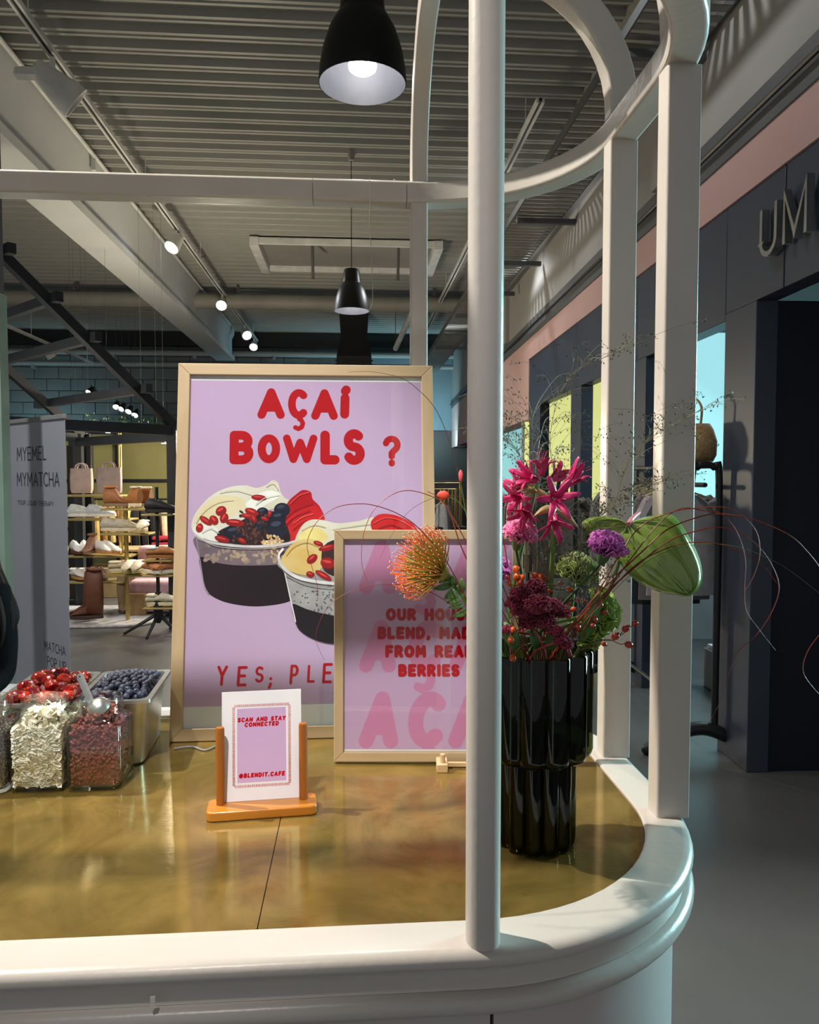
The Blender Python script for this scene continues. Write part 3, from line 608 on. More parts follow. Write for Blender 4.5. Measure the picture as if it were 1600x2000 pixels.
pline([(381, 1044), (392, 1053), (420, 1061), (470, 1067), (520, 1067), (560, 1062), (580, 1056)], 5, (206, 198, 206)); pline([(383, 1049), (420, 1066), (470, 1072), (530, 1071), (572, 1064)], 2, (160, 148, 158))
pline([(384, 1050), (392, 1100), (399, 1142), (408, 1160)], 2, (150, 138, 150))
for pts, c in ((((558, 1014), (580, 996), (612, 984)), (150, 14, 26)), (((556, 1030), (576, 1010), (606, 998)), (150, 14, 26)), (((566, 985), (585, 968), (604, 962)), (232, 84, 80)), (((574, 1022), (592, 1010), (612, 1004)), (236, 90, 84)), (((572, 1036), (586, 1024), (600, 1016)), (170, 16, 28)),
        (((384, 1020), (398, 1000), (424, 982), (456, 976)), (214, 200, 168)), (((430, 962), (462, 958), (492, 966)), (206, 200, 190)), (((500, 985), (520, 972), (546, 966)), (210, 206, 200)), (((395, 1040), (412, 1032), (428, 1042)), (214, 210, 208)), (((520, 950), (534, 944), (544, 956)), (214, 208, 196))):
    pline(pts, 1.6, c)
# bowl two
blob([(546, 1095), (556, 1120), (566, 1165), (575, 1210), (588, 1233), (620, 1250), (660, 1258), (720, 1258), (775, 1246), (800, 1225), (818, 1150), (828, 1090), (780, 1060), (640, 1060)], (186, 182, 188), 4, (160, 154, 160), 26)
many([ov(rnd.uniform(575, 800), rnd.uniform(1150, 1205), rnd.uniform(1.2, 2.4), rnd.uniform(1.2, 2.2), 0, 7) for _ in range(190)], (96, 92, 100))
many([ov(rnd.uniform(640, 812), rnd.uniform(1132, 1165), rnd.uniform(3, 7), rnd.uniform(2, 5), rnd.uniform(0, 180), 7) for _ in range(40)], (140, 110, 92))
blob([(571, 1180), (577, 1214), (589, 1234), (620, 1251), (660, 1258.5), (720, 1258.5), (775, 1247), (800, 1225), (808, 1192), (770, 1203), (700, 1208), (640, 1200), (600, 1190)], (38, 28, 36), 4, (28, 20, 26), 10)
blob([(578, 1062), (588, 1030), (606, 1016), (630, 1016), (660, 1022), (700, 1018), (735, 1012), (745, 1050), (690, 1070), (620, 1070)], (240, 236, 226), 5, (230, 220, 196), 12)
blob([(583, 1052), (600, 1034), (625, 1032), (640, 1050), (620, 1062)], (240, 210, 140), 5)
blob([(549, 1100), (558, 1078), (575, 1060), (600, 1053), (624, 1060), (634, 1085), (626, 1112), (602, 1124), (570, 1117)], (240, 222, 170), 5, (228, 190, 110), 9)
blob([(575, 1085), (592, 1072), (612, 1080), (616, 1100), (598, 1112), (580, 1106)], (228, 188, 110), 5, (238, 208, 140), 20)
blob([(640, 1060), (700, 1046), (760, 1050), (800, 1075), (780, 1110), (700, 1130), (640, 1120), (628, 1090)], (52, 34, 38), 5, (80, 50, 48), 30)
blob([(724, 1026), (730, 1012), (745, 1004), (770, 1006), (795, 1016), (812, 1030), (822, 1060), (800, 1085), (760, 1075), (735, 1050)], (200, 26, 36), 5, (226, 46, 48), 12)
goji([(622, 1062, 10, 5, 20), (610, 1092, 12, 8, -40), (640, 1070, 18, 6, -12), (640, 1100, 14, 11, 10), (606, 1122, 8, 6, 20), (632, 1124, 18, 6, 30), (670, 1080, 14, 7, 20), (700, 1100, 14, 7, -20)])
for pts, c in ((((560, 1085), (575, 1068), (600, 1060), (622, 1068)), (206, 168, 96)), (((590, 1036), (612, 1026), (636, 1030)), (210, 190, 150)), (((650, 1034), (690, 1028), (724, 1024)), (206, 200, 190)), (((730, 1022), (752, 1012), (780, 1016), (804, 1030)), (236, 92, 86)), (((738, 1034), (765, 1026), (796, 1040)), (150, 14, 26))): pline(pts, 1.6, c)
pline([(545, 1090), (550, 1104), (570, 1122), (600, 1133), (655, 1140), (720, 1140), (780, 1128), (820, 1104), (828, 1092)], 6, (214, 210, 214)); pline([(560, 1124), (600, 1142), (655, 1149), (720, 1149)], 2, (150, 144, 150))
pline([(557, 1120), (568, 1170), (578, 1214)], 2, (214, 212, 216)); pline([(545, 1090), (546, 1082), (553, 1073)], 4, (222, 218, 222))
# lettering on the large poster
def ptext(P, t, s, u, v, size_px, wt, gap, m, sx=1.0, name='lettering', align='L', slant=0, n=None):
    mb = MB(); a = P.px(u, v); b = P.px(u, v-size_px); sz = math.hypot(b[0]-a[0], b[1]-a[1])
    text(mb, s, a[0], a[1], sz, wt, P.put(n if n is not None else lay()), gap, align, sx, slant); return obj(name, mb, m, t, smooth=False)
mb = MB()
def gl(ch, u, v, h, sx, wt=.34, rot=0):
    a = P1.px(u, v); b = P1.px(u, v-h); sz = b[1]-a[1]; pu = P1.put(gl_n); gw, ss = G[ch]; mb = MB(); STEP[0] = 0
    for s_ in ss: stroke(mb, [(a[0]+p[0]*sz*sx+p[1]*rot*sz, a[1]+p[1]*sz) for p in s_], wt*sz, pu, True, 16)
    obj('letter', mb, M_red, big, smooth=False)
gl_n = -.01085
for ch, u, v, h, sx, wt in (('A', 511, 810, 44, 1.13, .36), ('c', 570, 811, 44, .80, .33), ('k', 570, 811, 44, .80, .20), ('A', 616, 812, 44, 1.10, .36), ('i', 671, 809, 45, 1.0, .38),
        ('B', 457, 898, 48, .98, .36), ('O', 511, 897, 41, .88, .38), ('W', 560, 897, 41, 1.30, .36), ('L', 635, 898, 48, .78, .38), ('S', 680, 899, 52, .80, .34), ('?', 754, 905, 49, .92, .25)):
    gl(ch, u, v, h, sx, wt)
mb = MB(); gl_n = -.01085
for ch, u, v, h, sx, wt in (('Y', 425, 1337, 34, .70, .17), ('E', 465, 1338, 34, .75, .17), ('S', 500, 1331, 27, .80, .19), (';', 526, 1338, 24, .9, .24), ('P', 568, 1334, 33, .60, .17), ('L', 602, 1331, 30, .7, .17), ('E', 632, 1332, 34, .75, .17),
        ('A', 664, 1334, 32, .7, .17), ('S', 702, 1331, 28, .8, .19), ('E', 735, 1334, 32, .75, .17)): gl(ch, u, v, h, sx, wt, .06)
# ---- smaller frame on its little easel
ya = math.radians(-4.5); ln2 = math.radians(3.5)
ex2 = V((math.cos(ya), math.sin(ya), 0)); bk = V((-math.sin(ya), math.cos(ya), 0))
P2 = Plane(V((-.0445, 1.640, .985)), ex2, bk*math.sin(ln2)+V((0, 0, math.cos(ln2))))
W2, H2 = .415, .508
sm = thing('poster_frame', 'smaller oak framed pink poster about the berry blend, half behind the round pole', 'picture', (.16, 1.63, ZC))
framed(sm, P2, W2, H2, .0205, .02)
obj('print_sheet', MB().add([P2.put(-.0111)(a, b) for a, b in ((.022, .025), (W2-.022, .025), (W2-.022, H2-.022), (.022, H2-.022))], [(0, 1, 2, 3)]), pm('lilac_print_two', (204, 168, 212), .7, 0, 1.2, (208, 174, 216), spec=.1), sm, smooth=False)
M_ghost = pm('pink_ghost_ink', (210, 136, 184), .7, 0, 2, (214, 142, 188), spec=.05)
mb = MB(); pu = P2.put(-.0110)
a0 = P2.px(672, 1145)
for row, (v0, h) in enumerate(((1146, 78), (1300, 76), (1447, 82))):
    for ch, u in (('A', 715), ('c', 808), ('k', 808), ('A', 890), ('i', 965)):
        a = P2.px(u, v0); b = P2.px(u, v0-h); sz = b[1]-a[1]; gw, ss = G[ch]; STEP[0] = 0
        for s_ in ss: stroke(mb, [(a[0]+p[0]*sz*.82+p[1]*.1*sz, a[1]+p[1]*sz) for p in s_], (.22 if ch == 'k' else .36)*sz, pu, True, 14)
H2i, W2i = H2-.023, W2-.023
mb.v = [tuple(P2.M @ V((min(max(q.x, .0225), W2i), min(max(q.y, .026), H2i), q.z))) for q in (P2.M.inverted() @ V(p) for p in mb.v)]
obj('ghost_lettering', mb, M_ghost, sm, smooth=False)
for s_, v0, u0 in (('OUR HOUSE', 1213, 840), ('BLEND, MADE', 1249, 838), ('FROM REAL', 1285, 838), ('BERRIES', 1322, 838)):
    ptext(P2, sm, s_, u0, v0-4, 17.5, .42, .52, M_red, .98, align='C', n=-.0106)
es = thing('mini_easel', 'small pale wooden easel clip under the smaller framed poster', 'easel', P2.M @ V((.2, 0, .0)))
M_pine = pm('pine', (206, 178, 136), .5, 0, 30, (192, 162, 120), stretch=(1, .1, 1))
for s0 in (.235, .395 - .02):
    B = P2.M @ V((s0, 0, .012)); B.z = ZC
    obj('foot', MB().box(B+V((0, -.012, .009)), (.024, .05, .018), ya), M_pine, es, bevel=.0015)
    obj('peg', MB().tube([B+V((0, -.024, .018)), B+V((0, -.024, .036))], .0055, 12), M_pine, es)
for k, z in ((.014, .006), (.03, .012)):
    A = P2.M @ V((.247, 0, k)); B = P2.M @ V((.363, 0, k)); A.z = B.z = ZC+z
    obj('cross_rail', MB().bar(A, B, .008, .008), M_pine, es)
# ================================================================== CARD HOLDER
M_honey = pm('honey_wood', (188, 124, 42), .3, 0, 26, (170, 104, 30), stretch=(.12, 1, 1), coat=.3)
M_dowel = pm('honey_dowel', (160, 94, 28), .4, 0, 26, (144, 82, 24), stretch=(1, 1, .1))
hy = math.radians(5.0); hc = V((-.172, 1.412, ZC))
hd = thing('card_holder', 'small honey-coloured wooden stand holding a white card', 'stand', hc)
HM = Matrix.Translation(hc) @ Matrix.Rotation(hy, 4, 'Z')
obj('base', MB().prism(rrect(.202, .062, .012, 5), .0005, .0185, HM), M_honey, hd, bevel=.003, seg=3)
for x in (-.0765, .0765): obj('dowel', MB().lathe([(.0082, .0175), (.0082, .160), (.0072, .164), (.001, .165)], 20, HM @ Matrix.Translation((x, .004, 0))), M_dowel, hd)
pc = V((-.074, -.002, .0187)); cy_ = HM
P3 = Plane(HM @ V((-.0745, .010, .0190)), HM.to_3x3() @ V((1, 0, 0)), HM.to_3x3() @ V((0, .10, .995)))
cd = thing('info_card', 'white card with a pink panel and red lettering in the wooden stand', 'card', HM @ V((0, .01, .02)))
obj('card', MB().prism([(0, 0), (.148, 0), (.148, .204), (0, .204)], -.0016, 0, P3.M), M_paper, cd, smooth=False)
obj('pink_panel', MB().prism([(.028, .034), (.119, .034), (.119, .172), (.028, .172)], .0001, .0002, P3.M), M_lil, cd, smooth=False)
mb = MB(); pu = P3.put(.0002)
for i in range(50):
    x = .024+.1*i/49
    for y in (.0275, .1775): stroke(mb, [(x, y-.0024), (x+random.uniform(-.0006, .0006), y+.0024)], .0007, pu, False)
for i in range(70):
    y = .03+.145*i/69
    for x in (.0215, .1255): stroke(mb, [(x-.0024, y), (x+.0024, y+random.uniform(-.0006, .0006))], .0007, pu, False)
tag(obj('dash_border', mb, M_red, cd, smooth=False), kind='stuff')
mb = MB(); pu = P3.put(.0003)
text(mb, 'SCAN AND STAY', .0735, .148, .0062, .40, pu, .52, 'C', 1.0, .15); text(mb, 'CONNECTED', .0735, .1385, .0062, .40, pu, .52, 'C', 1.0, .15)
text(mb, '@BLENDIT.CAFE', .0735, .044, .0062, .42, pu, .55, 'C', .98, .12)
obj('lettering', mb, M_red, cd, smooth=False)
# grey cable behind the stand
tag(obj('cable', MB().tube(crom([onZ(u, v, ZC+.003) for u, v in ((340, 1462), (375, 1458), (400, 1465), (425, 1456), (470, 1440))], 5), .0022, 6), pm('grey_cable', (120, 122, 126), .5, 0, 20)), 'thin grey cable lying by the foot of the large poster', 'cable')
# ================================================================== JARS
M_jar = glassy('jar_glass', (251, 253, 252), 1.75, 0, .45)
def rsq(hw, hd_, r, n=5):
    return rrect(hw*2, hd_*2, r, n)
def jar(cx, cy, label):
    t = thing('glass_jar', label, 'jar', (cx, cy, ZC), 'square glass jars'); w_, d_ = .0535, .052
    def ring(hw, hd2, r, z): return [(cx+a, cy+b, ZC+z) for a, b in rrect(hw*2, hd2*2, min(r, hw-.001), 6)]
    def circ(r, z): return [(cx+a*r/.02, cy+b*r/.02, ZC+z) for a, b in rrect(.04, .04, .01999, 6)]
    outer = [ring(w_-.006, d_-.006, .012, .0005), ring(w_-.001, d_-.001, .014, .005), ring(w_, d_, .014, .012), ring(w_, d_, .014, .128), ring(w_-.003, d_-.003, .018, .136), ring(w_-.008, d_-.008, .03, .143), circ(.0445, .147),
             circ(.0435, .151), circ(.0455, .154), circ(.0435, .157), circ(.0435, .163), circ(.0450, .166), circ(.0435, .169), circ(.0437, .178), circ(.0425, .180)]
    inner = [circ(.0405, .180), circ(.0400, .150), ring(w_-.011, d_-.011, .028, .142), ring(w_-.0045, d_-.0045, .012, .130), ring(w_-.0045, d_-.0045, .012, .012), ring(w_-.008, d_-.008, .012, .0075)]
    obj('glass', MB().loft(outer+inner), M_jar, t, ang=60); return t
J = [(-.740, 1.580, 'glass jar of dark chia seeds cut by the left picture edge'), (-.631, 1.580, 'glass jar filled with white coconut flakes'), (-.5195, 1.578, 'glass jar filled with red-brown dried goji berries holding a metal scoop')]
for a in J: jar(*a)
def inside(cx, cy, zt):
    return V((cx+random.uniform(-.042, .042), cy+random.uniform(-.041, .041), ZC+random.uniform(.012, zt)))
def shell_pt(cx, cy, zt, k=.046):          # mostly near the glass where it shows
    r = random.random()
    if r < .42: return V((cx+random.uniform(-k, k), cy-k+random.uniform(0, .007), ZC+random.uniform(.013, zt)))
    if r < .60: return V((cx+k-random.uniform(0, .007), cy+random.uniform(-k, k), ZC+random.uniform(.013, zt)))
    if r < .68: return V((cx-k+random.uniform(0, .007), cy+random.uniform(-k, k), ZC+random.uniform(.013, zt)))
    if r < .82:
        a = random.uniform(0, 2*PI); q = .036*math.sqrt(random.random()); return V((cx+q*math.cos(a), cy+q*math.sin(a), ZC+zt+random.uniform(-.004, .028)))
    return V((cx+random.uniform(-k, k), cy+random.uniform(-k, k), ZC+zt+random.uniform(-.012, .002)))
def fill_core(name, cx, cy, z, m):
    o = MB().prism([(cx+a, cy+b) for a, b in rrect(.084, .082, .012)], ZC+.011, ZC+z); return o
# coconut flakes
mb = fill_core('', -.631, 1.58, .125, None)
for i in range(1500):
    c = shell_pt(-.631, 1.58, .130, .0455); T = Matrix.Translation(c) @ Matrix.Rotation(random.uniform(-.5, .5), 4, 'X') @ Matrix.Rotation(random.uniform(-.7, .7), 4, 'Y') @ Matrix.Rotation(random.uniform(0, 2*PI), 4, 'Z')
    if random.random() < .55: T = Matrix.Translation(c) @ Matrix.Rotation(random.uniform(0, 2*PI), 4, 'Z') @ Matrix.Rotation(random.uniform(-1.3, 1.3), 4, 'Y') @ Matrix.Rotation(random.uniform(-1, 1), 4, 'X')
    a, b, h = random.uniform(.006, .015), random.uniform(.0025, .0075), random.uniform(-.0025, .0025)
    vs = [T @ V(p) for p in ((-a, -b*.3, h), (-a*.4, -b, 0), (a*.5, -b*.9, -h*.5), (a, 0, h), (a*.4, b, 0), (-a*.5, b*.9, -h*.4))]
    vs = [V((min(max(p.x, -.631-.0485), -.631+.0485), min(max(p.y, 1.58-.047), 1.58+.047), max(p.z, ZC+.009))) for p in vs]
    mb.add(vs, [(0, 1, 2, 3, 4, 5)])
tag(obj('coconut_flakes', mb, pm('coconut', (244, 234, 206), .6, 0, 60, (252, 247, 232))), 'white shaved coconut flakes heaped inside a glass jar', 'coconut flakes', kind='stuff')
# goji
mb = fill_core('', -.5195, 1.578, .122, None)
for i in range(1000):
    c = shell_pt(-.5195, 1.578, .128, .0435); M = Matrix.Rotation(random.uniform(0, 6), 4, 'Z') @ Matrix.Rotation(random.uniform(-.7, .7), 4, 'Y')
    mb.ell(c, (random.uniform(.0054, .0076), random.uniform(.0030, .0040), random.uniform(.0028, .0036)), 7, 5, M)
tag(obj('goji_berries', mb, pm('goji', (146, 66, 52), .6, 0, 160, (104, 42, 36))), 'small red-brown dried berries filling a glass jar', 'dried berries', kind='stuff')
mb = fill_core('', -.74, 1.58, .125, None)
for i in range(2600):
    c = shell_pt(-.74, 1.58, .130, .0475); mb.ell(c, (.0021, .0015, .0014), 5, 3, Matrix.Rotation(random.uniform(0, 6), 4, 'Z'))
tag(obj('chia_seeds', mb, pm('chia', (70, 62, 58), .5, 0, 260, (120, 108, 100))), 'dark speckled chia seeds filling the leftmost jar', 'seeds', kind='stuff')
# scoop
M_steel = pm('stainless', (214, 214, 210), .34, 1.0, 40, (200, 200, 196))
sc = thing('scoop', 'stainless measuring scoop standing in the jar of red-brown berries', 'scoop', (-.515, 1.578, ZC+.15))
h0, h1 = onY(154, 1316, 1.60), onY(178, 1372, 1.572)
d = (h1-h0).normalized(); sd = d.cross(V((0, 1, 0))).normalized(); nn = sd.cross(d)
rings = []
for k in range(9):
    p = h0.lerp(h1, k/8); wd = .0075 if k else .0055; rings.append([p+sd*wd, p+nn*.001, p-sd*wd, p-nn*.001])
obj('handle', MB().loft(rings), M_steel, sc)
T = Matrix.Translation(onY(190, 1378, 1.565)) @ Matrix.Rotation(.5, 4, 'X') @ Matrix.Rotation(-.3, 4, 'Y')
obj('bowl', MB().lathe([(.002, .012), (.012, .0105), (.02, .004), (.0235, -.008), (.0228, -.008), (.0195, .003), (.0115, .0095), (.002, .011)], 24, T), M_steel, sc)
obj('hole', MB().lathe([(.001, -.0014), (.002, -.0014), (.002, .0014), (.001, .0014)], 10, Matrix.Translation(h0.lerp(h1, .1)) @ Matrix.Rotation(PI/2, 4, 'X')), M_black, sc)
# ================================================================== PANS OF FRUIT
def pan(cx, cy, rz, label):
    t = thing('steel_pan', label, 'pan', (cx, cy, ZC), 'steel fruit pans', rz, True); H = .150
    def R(w_, l_, r, z): return [(a, b, z) for a, b in rrect(w_, l_, r, 5)]
    W, L = .162, .262
    rings = [R(W-.052, L-.052, .02, .0008), R(W-.044, L-.044, .024, .004), R(W-.030, L-.030, .024, .112), R(W-.024, L-.024, .024, .118), R(W-.023, L-.023, .02, H-.004), R(W-.003, L-.003, .014, H-.004), R(W-.002, L-.002, .014, H-.007), R(W, L, .014, H-.007), R(W, L, .014, H),
             R(W-.022, L-.022, .02, H), R(W-.026, L-.026, .02, H-.005), R(W-.028, L-.028, .02, .116), R(W-.034, L-.034, .024, .110), R(W-.048, L-.048, .02, .006)]
    obj('pan_body', MB().loft(rings), M_steel, t, ang=40)
    return t
pz = math.radians(3.5)
pan(-.5255, 1.770, pz, 'stainless pan heaped with blueberries behind the jars'); pan(-.6915, 1.762, pz, 'stainless pan heaped with cut strawberries behind the jars')
bb = bpy.data.meshes.new('blueberry'); q = MB(); prof = [(.0005, 0), (.0045, .0004), (.0068, .0028), (.0076, .0068), (.0070, .0104), (.0050, .0128), (.0034, .0134), (.0030, .0140), (.0024, .0132), (.0016, .0124), (.0004, .0122)]
q.lathe(prof, 10, Matrix.Translation((0, 0, -.0068)))
bb.from_pydata(q.v, [], q.f)
for p in bb.polygons: p.use_smooth = True
bb.materials.append(pm('blueberry_skin', (38, 44, 62), .55, 0, 120, (62, 68, 90)))
cp, sp = math.cos(pz), math.sin(pz); placed = []
tries = 0
hb = lambda x, y: .006+.020*(1-(abs(x)/.07)**2)*(1-(abs(y-.01)/.12)**2)
while len(placed) < 150 and tries < 30000:
    tries += 1; x, y = random.uniform(-.057, .057), random.uniform(-.107, .107); z = ZC+.140+hb(x, y)-random.choice((0, 0, 0, .011))
    W_ = V((-.5255+x*cp-y*sp, 1.770+x*sp+y*cp, z))
    if all((W_-p).length > .0128 for p in placed):
        placed.append(W_); o = bpy.data.objects.new('blueberry', bb); COL.objects.link(o); o.location = W_; o.rotation_euler = (random.uniform(-1.2, 1.2), random.uniform(-1.2, 1.2), random.uniform(0, 6)); k = random.uniform(.88, 1.12); o.scale = (k, k, k)
        tag(o, 'dark blueberry heaped in the steel pan', 'blueberry', 'blueberries in the steel pan')
obj_fill = MB().prism([(-.5255+a*cp-b*sp, 1.770+a*sp+b*cp) for a, b in rrect(.114, .214, .02)], ZC+.09, ZC+.137)
tag(obj('blueberry_bed', obj_fill, MATS['blueberry_skin']), 'blueberries lying deeper in the steel pan below the heap', 'blueberries', kind='stuff')
# strawberries: cut pieces with seeds
M_straw = []
for i, (c, c2) in enumerate((((112, 8, 12), (138, 16, 14)), ((86, 7, 12), (112, 12, 14)), ((146, 24, 14), (168, 42, 18)))): M_straw.append(pm('strawberry_%d' % i, c, .22, 0, 70, c2, .25, 320))
M_seed = pm('strawberry_seed', (222, 170, 70), .4, 0, 30)
def strawberry(p, ax, s, m, lb):
    t = thing('strawberry', lb, 'strawberry', p, 'cut strawberries in the steel pan'); q = V(ax).normalized().to_track_quat('Z', 'Y').to_matrix().to_4x4(); T = Matrix.Translation(p) @ q
    prof = [(.0006, -.020), (.006, -.0175), (.0115, -.009), (.0145, .001), (.0145, .008), (.011, .0135), (.005, .0145), (.0006, .013)]
    obj('flesh', MB().lathe([(r*s, z*s) for r, z in prof], 14, T, rad=lambda t_, i: 1+.05*math.sin(3*t_+i)), m, t)
    mb = MB()
    for k in range(26):
        i = random.randint(1, 4); f = random.random(); a = prof[i]; b = prof[i+1]; r = (a[0]+(b[0]-a[0])*f)*s; z = (a[1]+(b[1]-a[1])*f)*s; th = random.uniform(0, 6.28)
        mb.ell(T @ V((r*1.01*math.cos(th), r*1.01*math.sin(th), z)), (.0007, .0007, .0009), 5, 3)
    tag(obj('seeds', mb, M_seed, t), kind='stuff')
sp_pts = [(36, 1360, 1.66), (52, 1362, 1.65), (70, 1352, 1.66), (45, 1342, 1.70), (62, 1340, 1.70), (100, 1338, 1.68), (88, 1362, 1.645), (106, 1364, 1.64), (78, 1326, 1.74), (95, 1330, 1.72), (115, 1345, 1.69), (122, 1330, 1.73), (105, 1318, 1.78), (125, 1316, 1.80),
          (140, 1352, 1.67), (148, 1345, 1.70), (140, 1328, 1.76), (150, 1322, 1.80), (160, 1330, 1.80), (88, 1318, 1.79), (130, 1360, 1.65), (165, 1322, 1.84), (58, 1352, 1.68), (28, 1364, 1.66), (118, 1322, 1.82)]
rows_ = {'front': [], 'middle': [], 'back': []}
for q in sorted(sp_pts): rows_['front' if q[2] < 1.685 else 'middle' if q[2] < 1.77 else 'back'].append(q)
ORD = ['leftmost', 'second', 'third', 'fourth', 'fifth', 'sixth', 'seventh', 'eighth', 'ninth', 'tenth', 'eleventh', 'twelfth']
for rn, lst in rows_.items():
    for i, (u, v, Y) in enumerate(lst): strawberry(onY(u, v, Y), (random.uniform(-1, 1), random.uniform(-1, .3), random.uniform(-.5, .5)), random.uniform(.85, 1.1), M_straw[i % 3], 'glossy strawberry piece in the %s of the heap, %s from the left' % (rn, ORD[i]))
c2_, s2_ = math.cos(pz), math.sin(pz)
tag(obj('strawberry_bed', MB().prism([(-.6915+a*c2_-b*s2_, 1.762+a*s2_+b*c2_) for a, b in rrect(.114, .214, .02)], ZC+.09, ZC+.138), M_straw[1]), 'strawberry pieces lying deeper in the steel pan', 'strawberries', kind='stuff')
# ================================================================== VASE AND FLOWERS
VX, VY = .312, 1.262
def vase_glass(name):
    m = bpy.data.materials.new(name); m.use_nodes = True; N = m.node_tree.nodes; L = m.node_tree.links; N.remove(N['Principled BSDF'])
    t = N.new('ShaderNodeBsdfTransparent'); n = N.new('ShaderNodeTexNoise'); n.inputs['Scale'].default_value = 8
    tc = N.new('ShaderNodeTexCoord'); L.new(tc.outputs['Object'], n.inputs[0])
    r = N.new('ShaderNodeValToRGB'); r.color_ramp.elements[0].color = (.17, .21, .09, 1); r.color_ramp.elements[1].color = (.25, .30, .15, 1); L.new(n.outputs[0], r.inputs[0]); L.new(r.outputs[0], t.inputs[0])
    g = N.new('ShaderNodeBsdfGlossy'); g.inputs['Roughness'].default_value = .03
    f = schlick(m.node_tree, 1.5); mx = N.new('ShaderNodeMixShader')
    L.new(f, mx.inputs[0]); L.new(t.outputs[0], mx.inputs[1]); L.new(g.outputs[0], mx.inputs[2]); L.new(mx.outputs[0], N['Material Output'].inputs[0]); return m
vs_ = thing('vase', 'tall dark green fluted glass vase with a wider upper tier', 'vase', (VX, VY, ZC))
M_vg = vase_glass('dark_green_glass')
def fl(n, a): return lambda t, i: 1+a*(abs(math.cos(n*t/2))*2-1)
T = Matrix.Translation((VX, VY, ZC))
def scal(n, k): return lambda t, i: 1-k*(1-abs(math.sin(n*t/2+.3))**.7)
up_o = [(.062, .158), (.084, .156), (.0925, .163), (.095, .172), (.095, .335), (.093, .338)]; up_i = [(.0895, .336), (.0885, .175), (.075, .170), (.058, .169)]
obj('upper_tier', MB().lathe(up_o+up_i, 160, T, rad=scal(12, .13), close=True), M_vg, vs_, ang=60)
lo_o = [(.045, .0008), (.062, .0008), (.067, .006), (.068, .02), (.068, .160)]; lo_i = [(.061, .160), (.060, .028), (.045, .022), (.004, .021)]
obj('lower_tier', MB().lathe([(.004, .0008)]+lo_o+lo_i, 160, T, rad=scal(12, .15)), M_vg, vs_, ang=60)
obj('base_glass', MB().lathe([(.004, .003), (.058, .003), (.058, .018), (.004, .018)], 40, T), pm('black_glass_base', (10, 14, 10), .05, 0, 10, (14, 18, 12)), vs_)
obj('water', MB().lathe([(.004, .022), (.048, .022), (.048, .15), (.004, .15)], 32, T), pm('dark_water', (14, 20, 10), .1, 0, 14, (22, 30, 14)), vs_)
M_stem = pm('green_stem', (92, 128, 58), .45, 0, 30, (110, 142, 70)); M_dstem = pm('dark_green_stem', (48, 72, 40), .5, 0, 30, (60, 84, 46))
M_twig = pm('brown_twig', (72, 50, 34), .6, 0, 40, (96, 62, 38)); M_leaf = pm('leaf_green', (58, 96, 44), .35, 0, 40, (84, 124, 56))
root = lambda r=.04: V((VX+random.uniform(-r, r), VY+random.uniform(-r, r), ZC+.17))
NECK = lambda: V((VX+random.uniform(-.06, .06), VY+random.uniform(-.06, .06), ZC+.33))
def stemtube(p, r, bend=None):
    n_ = NECK(); e = V(p); n_.x += (e.x-VX)*.18; n_.y += (e.y-VY)*.12
    if (n_.xy-V((VX, VY))).length > .075: q = (n_.xy-V((VX, VY))).normalized()*.075; n_.x, n_.y = VX+q.x, VY+q.y
    b = V((VX+(VX-n_.x)*.3, VY+(VY-n_.y)*.3, ZC+.175)); pts = [b, n_]
    if bend: pts += [V(q) for q in bend]
    return MB().tube(crom(pts+[e], 6), r, 8)
def frame_of(a):
    a = V(a).normalized(); x = a.cross(V((0, 0, 1))); x = x.normalized() if x.length > .01 else V((1, 0, 0)); return a, x, x.cross(a)
# ---- nerine
M_ner = pm('nerine_pink', (190, 24, 92), .4, 0, 60, (214, 60, 124)); M_nerl = pm('nerine_light', (226, 92, 138), .4, 0, 60, (206, 48, 110)); M_bract = pm('dry_bract', (190, 168, 122), .6, 0, 30, (172, 146, 98))
def floret(t, hub, B, A, L, wide, m, seed=0, curl=1.0):
    A, X, Y = frame_of(A); B = V(B); rr = random.Random(seed)
    obj('pedicel', MB().tube(crom([V(hub), V(hub).lerp(B, .5)+V((0, 0, .004)), B], 4), .0014, 6), M_stem, t)
    for k in range(6):
        th = 2*PI*k/6+rr.uniform(-.2, .2); R = X*math.cos(th)+Y*math.sin(th); S = A.cross(R); rows = []; l = 1.12*L*rr.uniform(.88, 1.12); cu = curl*rr.uniform(.6, 1.25)
        for i in range(11):
            q = i/10; ax = l*(q-.42*cu*q**2.6); rad = wide*(.05+.95*q**1.5)*(1 if q < .9 else .98); hw = .0044*(.35+1.0*math.sin(PI*min(1, q*.80+.16))**.8)*(1 if q < .93 else .6); wv = .0018*math.sin(q*9+k)
            c = B+A*ax+R*(rad+wv); rows.append([c-S*hw+R*.0012, c-S*hw*.4, c+S*hw*.4, c+S*hw+R*.0012])
        obj('petal', MB().grid(rows), m, t, solid=.0006)
    mb = MB()
    for k in range(6):
        th = 2*PI*k/6+.5; R = X*math.cos(th)+Y*math.sin(th); mb.tube([B+A*L*.2, B+A*L*.7+R*.004, B+A*L*.98+R*.010], .0004, 5)
    tag(obj('stamens', mb, m, t), kind='stuff')
